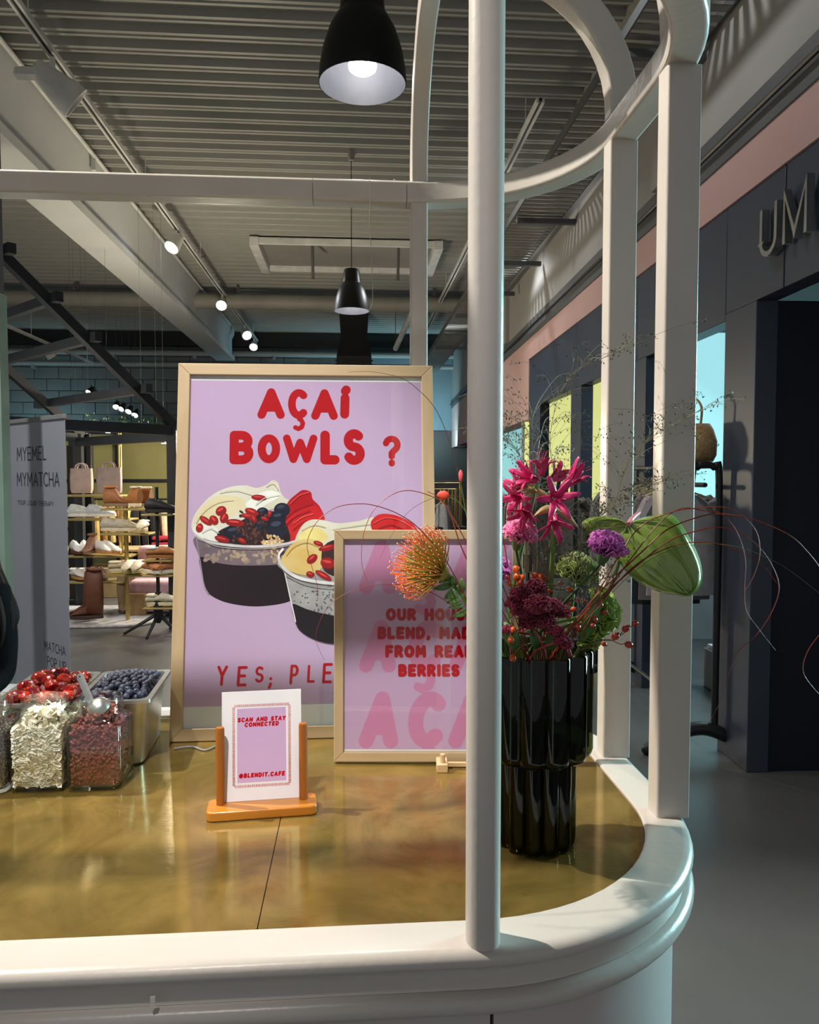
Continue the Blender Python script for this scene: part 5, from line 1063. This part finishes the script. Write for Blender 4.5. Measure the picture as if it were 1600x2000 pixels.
# ---- shoes
def shoe_mesh(kind, L=.28):
    up = MB(); so = MB(); sec = {'sneaker': [(0, .034, .09, .03), (.1, .037, .125, .02), (.3, .037, .12, .02), (.48, .040, .105, .02), (.7, .045, .075, .02), (.88, .042, .058, .02), (.99, .022, .04, .02)],
        'slipper': [(0, .036, .07, .03), (.1, .042, .085, .03), (.28, .042, .088, .03), (.45, .044, .108, .03), (.65, .048, .098, .03), (.85, .045, .075, .03), (.99, .024, .05, .03)],
        'boot': [(0, .036, .16, .03), (.1, .042, .175, .025), (.28, .045, .175, .025), (.42, .045, .15, .025), (.52, .045, .095, .025), (.75, .046, .06, .025), (.9, .04, .048, .025), (.99, .02, .035, .025)],
        'tall': [(0, .034, .42, .03), (.08, .05, .44, .03), (.3, .055, .44, .03), (.44, .05, .42, .03), (.48, .042, .12, .03), (.75, .04, .07, .03), (.92, .032, .05, .03), (.99, .015, .04, .03)]}[kind]
    rings = []
    for q, hw, top, z0 in sec:
        r = []
        for k in range(12):
            a = 2*PI*k/12; x = q*L-L*.4; ca, sa = math.cos(a), math.sin(a); zz = z0+(top-z0)*(.5+.5*sa); tp = (1-.35*max(0, sa)**2); r.append((x, hw*ca*tp, zz))
        rings.append(r)
    up.loft(rings)
    pl = []
    for k in range(20):
        a = 2*PI*k/20; x = .5*math.cos(a); wdt = (.040 if x < 0 else .046)*math.sin(a)*(1 if abs(x) < .4 else 1); pl.append(((x+.5)*L*1.04-L*.42, wdt))
    so.prism(pl, 0, .03 if kind != 'boot' else .03)
    return up, so
SH = {}
def shoe(kind, p, rz, c1, c2, label, L=.28, trim=None, lean=0):
    t = thing('shoe', label, 'shoe', p, 'shoes on display', rz, True); key = (kind, c1, c2)
    if key in SH: me1, me2 = SH[key]; 
    else:
        up, so = shoe_mesh(kind, L); SH[key] = (up, so)
    up, so = SH[key]
    obj('upper', up, pm('shoe_%d_%d_%d' % c1, c1, .6, 0, 30), t, ang=60); obj('sole', so, pm('sole_%d_%d_%d' % c2, c2, .6, 0, 30), t, bevel=.004)
    t.scale = (1.2, 1.2, 1.2)
    if kind in ('sneaker',):
        mb = MB()
        for i in range(4): mb.bar((-.02+i*.022, -.018, .114-i*.010), (-.016+i*.022, .018, .114-i*.010), .005, .004)
        obj('laces', mb, pm('laces', (230, 228, 222), .7, 0, 40), t)
    if kind in ('slipper', 'boot', 'tall') and trim:
        z = {'slipper': .088, 'boot': .176, 'tall': .44}[kind]
        obj('cuff', MB().lathe([(.034, z-.012), (.048, z-.006), (.05, z+.004), (.042, z+.010), (.034, z+.004)], 14, Matrix.Translation((-.055, 0, 0)) @ Matrix.Diagonal((1.25, .95, 1, 1))), pm('cuff_%d_%d_%d' % trim, trim, .9, 0, 60), t)
    return t
tan = (168, 112, 66); cream = (226, 214, 190); wht = (232, 230, 228); gry = (170, 166, 156); blk = (26, 26, 34); brn = (96, 56, 40); blw = (206, 214, 226)
D1 = 8.6
M_gold = pm('brass_pole', (190, 164, 96), .3, .8, 20); M_shelf = pm('shelf_gold', (168, 150, 96), .4, .4, 10)
def zat(v, d): return at(200, v, d).z
def shelf_unit(label, u_pole, shelves, d, ztop, mat, name='shoe_display'):
    pp = at(u_pole, 1000, d); t = thing(name, label, 'display', (pp.x, pp.y, 0), 'shoe displays')
    obj('pole', MB().tube([(pp.x, pp.y, .01), (pp.x, pp.y, ztop)], .022, 10), mat, t); obj('floor_plate', MB().lathe([(.01, 0), (.16, 0), (.16, .012), (.01, .014)], 24, Matrix.Translation((pp.x, pp.y, 0))), mat, t)
    for u0, u1, v in shelves:
        p0, p1 = at(u0, v, d), at(u1, v, d); obj('shelf', MB().box(((p0.x+p1.x)/2, (p0.y+p1.y)/2, p0.z-.012), ((p1-p0).length, .30, .022), -YAW), M_shelf, t, bevel=.004)
    return t
shelf_unit('gold pole shoe display holding the tote bags and sneakers', 236, [(138, 242, 966), (140, 262, 1012), (140, 262, 1083), (140, 250, 1133)], 8.9, 2.2, M_gold)
shelf_unit('second gold pole display holding boots and clogs', 246, [(206, 292, 992), (206, 300, 1040), (212, 300, 1119)], 8.3, 1.32, M_gold)
RZ = -YAW
S = lambda kind, u, v, d, rz, c1, c2, lb, tr=None: shoe(kind, at(u, v, d), rz+RZ, c1, c2, lb, trim=tr)
S('boot', 228, 989, 8.3, 0, (150, 98, 64), (128, 108, 84), 'brown ankle boot on the second display, left of the fur-trimmed pair', tan)
S('boot', 258, 989, 8.3, 2.6, tan, cream, 'tan boot with pale fur cuff, left one of the pair', cream)
S('boot', 275, 989, 8.5, 2.9, (150, 96, 60), cream, 'tan boot with pale fur cuff, right one of the pair', cream)
S('sneaker', 157, 1009, 8.9, .2, blw, wht, 'pale blue sneaker at the left end of the upper sneaker shelf'); S('sneaker', 192, 1009, 8.9, .1, (196, 206, 222), wht, 'pale blue sneaker right of its twin on the upper sneaker shelf')
S('sneaker', 222, 1037, 8.3, .1, gry, (200, 190, 172), 'grey sneaker left of the gold pole'); S('sneaker', 246, 1037, 8.3, -.1, (182, 172, 154), (206, 196, 180), 'grey sneaker right of the gold pole')
S('slipper', 280, 1037, 8.2, -1.4, cream, (206, 184, 140), 'cream fur slipper facing forward at the right end of the shelf', wht)
S('sneaker', 148, 1080, 8.9, -.9, wht, brn, 'white sneaker at the left edge of the middle shelf'); S('sneaker', 165, 1080, 8.95, -1.1, (236, 234, 230), (190, 160, 120), 'second white sneaker on the middle shelf')
S('boot', 177, 1080, 8.8, -1.5, (150, 112, 96), (120, 90, 70), 'brown tall shoe standing on the middle shelf', (140, 100, 84)); S('sneaker', 198, 1080, 8.8, -.6, (240, 240, 240), (196, 140, 80), 'white sneaker with tan sole on the middle shelf'); S('sneaker', 214, 1080, 8.8, -.6, (228, 226, 224), (196, 140, 80), 'white sneaker beside it with tan sole, nearest the pole')
S('slipper', 150, 1130, 8.9, -.8, wht, (180, 130, 80), 'white slipper on the lowest shelf, leftmost', wht); S('slipper', 165, 1130, 8.95, -.9, (236, 232, 226), (170, 120, 80), 'white slipper on the lowest shelf, second', wht)
S('sneaker', 182, 1131, 8.7, -1.2, (112, 92, 66), (60, 44, 44), 'patterned brown shoe on the lowest shelf'); S('sneaker', 198, 1131, 8.7, -1.0, (96, 78, 72), (60, 44, 44), 'dark brown shoe at the right end of the lowest shelf')
S('slipper', 238, 1116, 8.3, .2, (190, 172, 146), (196, 186, 160), 'beige clog seen from the side', cream); S('slipper', 254, 1116, 8.2, -1.5, cream, (176, 160, 110), 'cream clog with fur opening facing forward, left', wht); S('slipper', 272, 1116, 8.2, -1.5, (222, 210, 186), (176, 160, 110), 'cream clog with fur opening facing forward, right', wht)
# tripod display stand
tp = at(308, 1100, 7.75); ts = thing('tripod_stand', 'black tripod stand with small shoe shelves beside the large poster', 'stand', (tp.x, tp.y, 0))
obj('pole', MB().tube([(tp.x, tp.y, .12), (tp.x, tp.y, 1.5)], .018, 10), M_black, ts); obj('hub', MB().lathe([(.02, .1), (.05, .16), (.05, .3), (.03, .42)], 14, Matrix.Translation((tp.x, tp.y, 0))), M_black, ts)
for a in (200, 320, 265): q = V((tp.x+.34*math.cos(math.radians(a)), tp.y+.34*math.sin(math.radians(a)), .012)); obj('leg', MB().tube([(tp.x, tp.y, .2), q], [.02, .014], 8), M_black, ts)
for v in (1003, 1092, 1121, 1184): obj('shelf', MB().box((tp.x+.02, tp.y, at(308, v, 7.75).z-.012), (.30, .2, .016), RZ), M_shelf, ts, bevel=.004)
S('sneaker', 310, 1001, 7.75, 0, blk, (20, 20, 26), 'black sneaker on the top shelf of the tripod stand'); S('slipper', 312, 1090, 7.75, 0, tan, (150, 100, 60), 'tan slipper with white fur lining on the tripod stand', wht)
S('slipper', 300, 1119, 7.72, 2.4, (196, 128, 84), cream, 'orange tan slipper on the third tripod shelf, left'); S('slipper', 322, 1119, 7.72, .6, (190, 120, 76), cream, 'orange tan slipper on the third tripod shelf, right'); S('slipper', 312, 1182, 7.75, 0, (196, 190, 166), (206, 196, 160), 'beige mule on the lowest shelf of the tripod stand', cream)
# floor pieces
rg = at(200, 1200, 8.6); tag(obj('rug', MB().prism([(rg.x-.15+a*1.0, rg.y+b) for a, b in rrect(1.7, 1.3, .3, 6)], .0005, .03), pm('shaggy_rug', (150, 148, 150), .95, 0, 16, (188, 186, 188), .8, 80), bevel=.01), 'shaggy grey rug on the shoe shop floor', 'rug')
S('tall', 176, 1208, 8.1, 3.3, (92, 52, 36), (60, 40, 34), 'tall brown leather boot on the grey rug, front one', (96, 56, 40)); S('tall', 170, 1204, 8.3, 3.2, (86, 48, 34), (60, 40, 34), 'tall brown leather boot behind its twin', (90, 52, 38))
S('tall', 240, 1194, 8.8, -1.2, (126, 108, 82), (90, 76, 60), 'tall khaki boot standing under the clogs, left', (120, 100, 76)); S('tall', 256, 1194, 8.8, -1.0, (120, 102, 78), (90, 76, 60), 'tall khaki boot standing under the clogs, right', (120, 100, 76))
bx = at(272, 1200, 8.7); tag(obj('wooden_crate', MB().box((bx.x, bx.y, .14), (.22, .3, .28)), pm('crate_wood', (166, 134, 92), .6, 0, 30), bevel=.008), 'small wooden crate on the floor by the pink seat', 'crate')
ps = at(315, 1180, 8.9); pf = thing('pink_pouf', 'soft pink tufted seat behind the tripod stand', 'seat', (ps.x, ps.y, 0)); M_pf = pm('pink_fabric', (206, 164, 172), .9, 0, 20, None, .3, 60)
obj('seat', MB().prism([(ps.x+a, ps.y+b) for a, b in rrect(.62, .6, .12, 5)], .05, .42), M_pf, pf, bevel=.06, seg=4); obj('backrest', MB().prism([(ps.x+a, ps.y+.2+b) for a, b in rrect(.62, .22, .1, 5)], .40, .78), M_pf, pf, bevel=.07, seg=4)
for a in (-.2, .2): obj('leg', MB().tube([(ps.x+a, ps.y-.2, 0), (ps.x+a, ps.y-.2, .07)], .02, 8), M_black, pf)
bh = at(190, 1125, 10.2); tag(obj('display_bench', MB().box((bh.x+.1, bh.y, .2), (1.6, .5, .4)).box((bh.x+.1, bh.y, .63), (1.6, .5, .04)).box((bh.x-.6, bh.y, .5), (.05, .4, .24)).box((bh.x+.8, bh.y, .5), (.05, .4, .24)), pm('bench_gold', (186, 164, 120), .4, .2, 8), bevel=.01), 'low gold display bench behind the brown boots', 'bench')
tag(obj('black_pillar', MB().box((at(160, 1050, 9.6).x, at(160, 1050, 9.6).y, 1.0), (.3, .1, 2.0)).box((at(160, 1050, 9.6).x, at(160, 1050, 9.6).y, .03), (.4, .3, .06)), M_black, bevel=.008), 'dark upright panel behind the sneaker shelves', 'panel')
# tote bags
def tote(u, v, d, w_, h, label, c):
    p = at(u, v, d); t = thing('tote_bag', label, 'bag', p, 'tote bags', RZ, True); m = pm('tote_%d' % c[0], c, .7, 0, 12, tuple(int(x*.9) for x in c), .3, 20)
    obj('bag_body', MB().loft([[(a*w_*k, b*.09*kk, z*h) for a, b in rrect(1, 1, .2, 4)] for k, kk, z in ((.9, .8, 0), (1, 1, .15), (1.02, 1, .6), (.98, .7, 1))]), m, t, ang=60)
    for y in (-.03, .03): obj('handle', MB().tube(crom([(-w_*.25, y, h*.96), (-w_*.2, y, h*1.12), (0, y, h*1.2), (w_*.2, y, h*1.12), (w_*.25, y, h*.96)], 5), .008, 6), m, t)
tote(160, 963, 8.9, .25, .29, 'pale mauve tote bag on the left of the top shelf', (198, 176, 172)); tote(214, 963, 8.85, .28, .30, 'mauve tote bag beside the gold pole on the top shelf', (176, 158, 158))
# clothes on rails
def garment(p, rz, w_, h, c, label, grp, sl=True):
    t = thing('garment', label, 'clothes', p, grp, rz, True); nm = 'cloth_%d_%d_%d' % c; m = pm(nm, c, .9, 0, 12, tuple(int(x*.85) for x in c), .2, 40); rr = random.Random(int(p[0]*1000)); rings = []
    for k in range(9):
        q = k/8; z = -.06-h*q; wd = w_*(.55+.45*min(1, q*6)) if k else w_*.3; th = .016+.012*q; r = []
        for j in range(20):
            a = 2*PI*j/20; r.append((th*math.cos(a)*(1+.35*math.sin(3*a+p[1]*9+q)), wd*.5*math.sin(a)*(1+.03*math.sin(5*a+q*4)), z))
        rings.append(r)
    obj('body', MB().loft(rings), m, t, ang=70)
    if sl:
        for s_ in (-1, 1): obj('sleeve', MB().tube(crom([(0, s_*w_*.42, -.09), (0, s_*w_*.56, -.22), (.01, s_*w_*.57, -.22-h*.5)], 4), [.045, .05, .05, .048, .046, .045, .044, .043, .042][:9], 8), m, t)
    obj('hanger', MB().tube([(0, -w_*.38, -.09), (0, 0, -.03), (0, w_*.38, -.09)], .007, 6).tube(crom([(0, 0, -.03), (0, 0, .0), (0, .02, .022), (0, 0, .04), (0, -.018, .025)], 4), .003, 5), pm('hanger_wood', (196, 170, 126), .5, 0, 20), t)
cl = [(246, 210, 130), (240, 206, 132), (196, 138, 66), (238, 214, 150), (206, 146, 70), (244, 214, 140)]
yr = thing('clothes_rail', 'dark rail of yellow and orange garments behind the shoe shelves', 'clothes rail', at(215, 1150, 11)); q0, q1 = at(165, 975, 11), at(345, 975, 11)
obj('rail', MB().tube([q0, q1], .015, 8), M_black, yr)
for q in (q0, q1): obj('upright', MB().tube([q, (q.x, q.y, 0)], .015, 8), M_black, yr)
pos = ['leftmost', 'second', 'third', 'fourth', 'fifth', 'sixth', 'seventh', 'eighth', 'ninth', 'tenth']
for i, c in enumerate(cl): garment(at(174+i*15, 980, 11), .3, .45, .70, c, 'yellow or orange garment, %s on the rail behind the shoes' % pos[i], 'garments in the shoe shop')
for i, c in enumerate(((22, 20, 24), (30, 26, 30), (24, 22, 26))): garment(at(262+i*17, 985, 11.0), .3, .5, .85, c, 'black garment, %s of three on the shoe shop rail' % pos[i], 'garments in the shoe shop')
for i, c in enumerate(((226, 200, 170), (220, 192, 160))): garment(at(318+i*14, 985, 11.0), .3, .45, .6, c, 'beige garment, %s at the right end of the shoe shop rail' % pos[i], 'garments in the shoe shop')
tag(obj('folded_stack', MB().box(at(330, 1050, 10.7), (.4, .3, .05)).box(at(330, 1062, 10.7), (.42, .3, .06)), pm('folded_red', (150, 34, 56), .9, 0, 10), bevel=.015), 'folded dark red clothes at the right of the shoe shop', 'clothes')
# small shop lamps
for i, (u, v) in enumerate(((142, 852), (149, 849), (211, 845), (164, 863), (173, 863), (277, 859), (306, 860), (320, 866))):
    p = at(u, v, 9.8); t = thing('shop_downlight', 'tiny glowing lamp of the shoe shop, %s from the left' % pos[i], 'lamp', p, 'shoe shop lamps'); obj('housing', MB().lathe([(.02, .0), (.035, .005), (.035, .10), (.01, .12)], 12, Matrix.Translation(p)), M_black, t)
    obj('lens', MB().lathe([(.002, -.004), (.03, -.003), (.032, .004)], 12, Matrix.Translation(p)), M_bulb, t); obj('cable', MB().tube([p+V((0, 0, .1)), (p.x, p.y, 5.34)], .0015, 5), M_dgrey, t)
# ---- sage green post at the left edge and white chair behind it
gp = at(2, 700, 4.6); gpo = thing('green_post', 'sage green square post at the left picture edge', 'post', (gp.x, gp.y, 0)); M_sage = pm('sage_paint', (134, 156, 142), .6, 0, 4)
obj('shaft', MB().box((gp.x-.03, gp.y, 1.35), (.10, .10, 2.7), -YAW), M_sage, gpo, bevel=.004); obj('upper_shaft', MB().box((gp.x-.03, gp.y, 3.2), (.08, .08, 1.0), -YAW), M_dgrey, gpo, bevel=.004)
ch = thing('white_chair', 'white tubular chair beside the sage green post', 'chair', (at(8, 1300, 4.2).x, at(8, 1300, 4.2).y, 0)); M_wt = pm('white_tube', (226, 226, 224), .4, 0, 10)
cx = at(-15, 1300, 4.2); X0, Y0 = cx.x, cx.y; zt = at(20, 1246, 4.2).z
obj('back_hoop', MB().tube(crom([(X0-.1, Y0, .42), (X0-.12, Y0, zt-.06), (X0-.07, Y0, zt-.09), (X0+.04, Y0, zt-.075), (X0+.105, Y0, zt-.03), (X0+.115, Y0, zt)], 5), .014, 8), M_wt, ch); obj('seat', MB().prism([(X0+a, Y0-.2+b) for a, b in rrect(.36, .38, .06, 4)], .42, .45), M_wt, ch, bevel=.01)
for a in (-.15, .15):
    for b in (-.36, -.04): obj('leg', MB().tube([(X0+a, Y0+b, .42), (X0+a*1.15, Y0+b*1.02, 0)], .012, 8), M_wt, ch)
# ---- clothes racks along the shop front
def rack(label, s0, s1, t0, z=1.62, lean=0):
    c = FM @ V(((s0+s1)/2, t0, 0)); t = thing('garment_rack', label, 'clothes rack', c, 'garment racks by the shopfront')
    for s in (s0, s1):
        pts = [(s, t0-.17, .10), (s, t0-.15, .5), (s, t0-.08, z-.10), (s, t0-.05, z-.02), (s, t0, z), (s, t0+.05, z-.02), (s, t0+.08, z-.10), (s, t0+.08, .5), (s, t0+.08, .1)]
        obj('end_loop', MB().tube(crom([FM @ V(p) for p in pts], 5), .02, 10), M_black, t)
        obj('foot', MB().tube(crom([FM @ V(p) for p in ((s, t0-.32, .03), (s, t0-.2, .1), (s, t0, .15), (s-.02, t0+.16, .1), (s-.03, t0+.24, .03))], 5), [.03]*5+[.04]*11+[.03]*5, 10), M_black, t)
        for k in (-.32, .24): obj('wheel', MB().ell(FM @ V((s, t0+k, .03)), (.03, .03, .03), 10, 7), M_black, t)
    obj('top_shelf', fbox(s0, s1, t0-.07, t0+.07, z-.025, z-.005), M_black, t, bevel=.004)
    obj('hang_rail', MB().tube([FM @ V((s0, t0, z-.12)), FM @ V((s1, t0, z-.12))], .014, 8), M_black, t)
    obj('lower_bar', MB().tube([FM @ V((s0, t0-.14, .32)), FM @ V((s1, t0-.14, .32))], .012, 8), M_black, t)
rack('black rounded garment rack nearest the dark entrance', .2, 1.75, -.13, 1.68)
rack('black rounded garment rack farther along the shopfront', 2.6, 4.7, -.32, 1.6)
rot = math.atan2(FE.y, FE.x)
for i, c in enumerate(((186, 178, 182), (128, 120, 120), (44, 46, 54), (228, 228, 228), (212, 212, 210), (150, 148, 146), (120, 120, 122), (138, 138, 138))):
    garment(FM @ V((.5+i*.14, -.13, 1.56)), rot, .46, .62+.05*(i % 3), c, 'garment of the near rack, %s counted from the entrance' % pos[i], 'garments on the near rack')
for i, c in enumerate(((108, 96, 88), (150, 138, 124), (96, 84, 76), (170, 150, 120), (120, 106, 96), (88, 80, 78), (200, 196, 190), (110, 98, 92), (60, 56, 56), (140, 130, 122))):
    garment(FM @ V((2.75+i*.19, -.32, 1.48)), rot, .48, .72+.04*(i % 2), c, 'brown grey garment of the far rack, %s counted from the viewer' % pos[i], 'garments on the far rack')
bgp = FM @ V((.40, -.12, 1.682)); sb = thing('straw_bag', 'woven straw bag standing on the near garment rack', 'bag', bgp); M_str = pm('straw', (176, 146, 100), .9, 0, 60, (146, 116, 76), .8, 120)
obj('bag_body', MB().loft([[(bgp.x+a*k*.2, bgp.y+b*k*.34, bgp.z+z) for a, b in rrect(1, 1, .35, 4)] for k, z in ((.8, 0), (1.0, .05), (1.02, .13), (.86, .2), (.7, .235))]), M_str, sb, ang=60)
obj('handle', MB().tube(crom([(bgp.x, bgp.y-.09, bgp.z+.22), (bgp.x, bgp.y-.1, bgp.z+.33), (bgp.x, bgp.y, bgp.z+.39), (bgp.x, bgp.y+.1, bgp.z+.33), (bgp.x, bgp.y+.09, bgp.z+.22)], 5), .007, 6), M_str, sb)
fl_ = thing('white_shoes_box', 'low white display block with pale shoes behind the near rack', 'display', FM @ V((1.1, .8, 0))); obj('block', fbox(.7, 1.6, .5, 1.1, 0, .3), M_gwall, fl_, bevel=.01); obj('top_tray', fbox(.72, 1.58, .52, 1.08, .3, .33), M_lampw, fl_)
# ---- gold rack between the poster and the pole
gk = at(876, 1000, 9.5); gr = thing('gold_rack', 'pale gold tubular display rack between poster and round pole', 'rack', (gk.x, gk.y, 0))
for dx, zz in ((0, at(876, 943, 9.5).z), (-.06, at(876, 955, 9.5).z)):
    obj('hoop', MB().tube([(gk.x-.4+dx, gk.y, 0), (gk.x-.4+dx, gk.y, zz), (gk.x+.15+dx, gk.y, zz), (gk.x+.15+dx, gk.y, 0)], .016, 8), M_gold, gr)
for i in range(4): obj('bar', MB().tube([(gk.x-.1+i*.05, gk.y, .2), (gk.x-.1+i*.05, gk.y, at(876, 955, 9.5).z)], .008, 6), M_gold, gr)
obj('shelf', MB().box((gk.x-.1, gk.y, at(876, 1030, 9.5).z), (.6, .4, .03)), M_black, gr)
dj = at(862, 1020, 9.4); garment((dj.x, dj.y, at(860, 975, 9.4).z), .3, .4, .5, (110, 112, 118), 'grey garment hanging in the pale gold rack', 'garments on the gold rack')
tag(obj('dark_cabinet', MB().box((at(855, 950, 13).x, at(855, 950, 13).y, .75), (.8, .5, 1.5)).box((at(855, 950, 13).x, at(855, 950, 13).y, 1.52), (.86, .56, .04)), pm('slate_cabinet', (52, 54, 62), .6, 0, 6), bevel=.01), 'dark slate cabinet far behind the gold rack', 'cabinet')
# ================================================================== PERSON at the left edge, behind the counter
px, py = -1.245, 2.46
pe = thing('person', 'person with long black hair in a black top behind the counter at the left edge', 'person', (px, py, 0))
def skin(name, joints, edges, m, parent, sub=2):
    me = bpy.data.meshes.new(name); o = bpy.data.objects.new(name, me); COL.objects.link(o); o.parent = parent; off = OFF[parent.name]; OFF[o.name] = off
    me.from_pydata([V(j[0])-off for j in joints], edges, []); me.update(); k = o.modifiers.new('skin', 'SKIN')
    for i, j in enumerate(joints):
        r = j[1] if isinstance(j[1], tuple) else (j[1], j[1]); me.skin_vertices[0].data[i].radius = r
    me.skin_vertices[0].data[0].use_root = True; k.use_smooth_shade = True
    s_ = o.modifiers.new('sub', 'SUBSURF'); s_.levels = sub; s_.render_levels = sub; me.materials.append(m); return o
M_skin = pm('skin_tone', (206, 162, 136), .5, 0, 30, (212, 170, 146), sss=.1); M_top = pm('black_top', (18, 18, 21), .95, 0, 30, (22, 22, 26), .1, 60, spec=.1); M_hair = pm('black_hair', (24, 18, 17), .65, 0, 60, (34, 26, 24), .2, 160, stretch=(8, 8, .3), spec=.2); M_trs = pm('dark_trousers', (30, 32, 40), .85, 0, 20)
p = lambda x, y, z: (px+x, py+y, z)
J = [(p(0, 0, .84), (.125, .10)), (p(0, 0, .98), (.115, .085)), (p(0, -.01, 1.12), (.125, .09)), (p(0, 0, 1.22), (.11, .075)), (p(0, 0, 1.29), .042), (p(0, -.015, 1.36), .045), (p(0, -.02, 1.40), (.066, .078)), (p(0, -.02, 1.47), (.072, .088)), (p(0, -.01, 1.53), (.055, .068)),
     (p(.125, 0, 1.235), .05), (p(.145, -.01, 1.09), .042), (p(.15, -.03, .985), .037), (p(.12, -.15, .955), .031), (p(.09, -.24, .97), .024), (p(.07, -.29, .975), (.032, .016)),
     (p(-.14, 0, 1.235), .052), (p(-.205, -.01, 1.09), .042), (p(-.225, -.03, .985), .037), (p(-.17, -.15, .955), .031), (p(-.11, -.24, .97), .024), (p(-.09, -.29, .975), (.032, .016)),
     (p(.085, 0, .76), .085), (p(.09, .01, .45), .055), (p(.09, .03, .25), .05), (p(.09, .03, .08), .034), (p(.095, -.06, .035), .032), (p(.095, -.15, .028), .026),
     (p(-.085, 0, .76), .085), (p(-.09, .01, .45), .055), (p(-.09, .03, .25), .05), (p(-.09, .03, .08), .034), (p(-.095, -.06, .035), .032), (p(-.095, -.15, .028), .026)]
E_ = [(0, 1), (1, 2), (2, 3), (3, 4), (4, 5), (5, 6), (6, 7), (7, 8), (3, 9), (9, 10), (10, 11), (11, 12), (12, 13), (13, 14), (3, 15), (15, 16), (16, 17), (17, 18), (18, 19), (19, 20), (0, 21), (21, 22), (22, 23), (23, 24), (24, 25), (25, 26), (0, 27), (27, 28), (28, 29), (29, 30), (30, 31), (31, 32)]
def fingers(hx, sgn):
    b = len(J)
    base = 14 if sgn > 0 else 20; hp = V(J[base][0])
    for k, (dx, ln) in enumerate(((-.024, .06), (-.008, .072), (.008, .068), (.024, .052))):
        a = hp+V((dx, -.012, 0)); J.append((tuple(a), .0095)); J.append((tuple(a+V((dx*.2, -ln*.5, .004))), .0085)); J.append((tuple(a+V((dx*.3, -ln, -.014))), .0075)); n = len(J); E_.extend([(base, n-3), (n-3, n-2), (n-2, n-1)])
    a = hp+V((-.030*sgn, .02, .0)); J.append((tuple(a), .011)); J.append((tuple(a+V((-.022*sgn, -.03, -.004))), .009)); n = len(J); E_.extend([(base, n-2), (n-2, n-1)])
fingers(.07, 1); fingers(-.09, -1)
body = skin('body', J, E_, M_skin, pe)
# clothing: top and trousers follow the body a little outside
def grow(idx, k): return [(J[i][0], tuple(x*k for x in (J[i][1] if isinstance(J[i][1], tuple) else (J[i][1], J[i][1])))) for i in idx]
ti = [0, 1, 2, 3, 9, 10, 11, 12, 15, 16, 17, 18]; mp_ = {v: i for i, v in enumerate(ti)}
skin('top', grow(ti, 1.12), [(mp_[a], mp_[b]) for a, b in E_ if a in mp_ and b in mp_], M_top, pe)
tj = [0, 21, 22, 23, 24, 27, 28, 29, 30]; mp_ = {v: i for i, v in enumerate(tj)}
skin('trousers', grow(tj, 1.14), [(mp_[a], mp_[b]) for a, b in E_ if a in mp_ and b in mp_], M_trs, pe)
for s_ in (-1, 1): obj('shoe', MB().ell(p(.095*s_, -.06, .04), (.045, .125, .04), 14, 9), M_black, pe)
# hair: cap and long locks
obj('hair_cap', MB().ell(p(0, .012, 1.475), (.093, .105, .105), 18, 12), M_hair, pe)
for i in range(60):
    s_ = -1 if i % 2 else 1; k = (i//2)/29; y0 = -.06+.15*k; x0 = .078*s_*(1-.35*abs(k-.4)); ln = random.uniform(.40, .52); x1 = x0+s_*random.uniform(.04, .085)
    obj('hair_lock', MB().tube(crom([p(x0*.4, y0*.6, 1.565), p(x0*1.05, y0, 1.48), p(x0*1.25+.01*s_, y0-.01, 1.34), p(x1*1.15, y0-.055-.02*(k < .4), 1.18), p(x1*1.1, y0-.07, 1.565-ln)], 5), [.012, .014, .016, .016, .016, .016, .015, .015, .014, .014, .014, .013, .013, .012, .012, .011, .010, .008, .006, .004, .001], 8), M_hair, pe)
for s_ in (-1, 1):
    obj('eye', MB().ell(p(.030*s_, -.098, 1.465), (.011, .006, .0055), 10, 7), pm('eye', (40, 28, 24), .2, 0, 30), pe); obj('eyebrow', MB().tube(crom([p(.016*s_, -.104, 1.484), p(.032*s_, -.102, 1.488), p(.046*s_, -.092, 1.483)], 4), .0022, 5), M_hair, pe)
obj('nose', MB().loft([[p(x*k, -.10-d_, z) for x, d_ in ((-.008, 0), (0, dd), (.008, 0))] for k, dd, z in ((.6, .006, 1.468), (.9, .014, 1.45), (1.3, .022, 1.436), (.8, .004, 1.43))]), M_skin, pe)
obj('mouth', MB().ell(p(0, -.094, 1.41), (.022, .008, .006), 12, 6), pm('lips', (176, 92, 90), .4, 0, 30), pe)
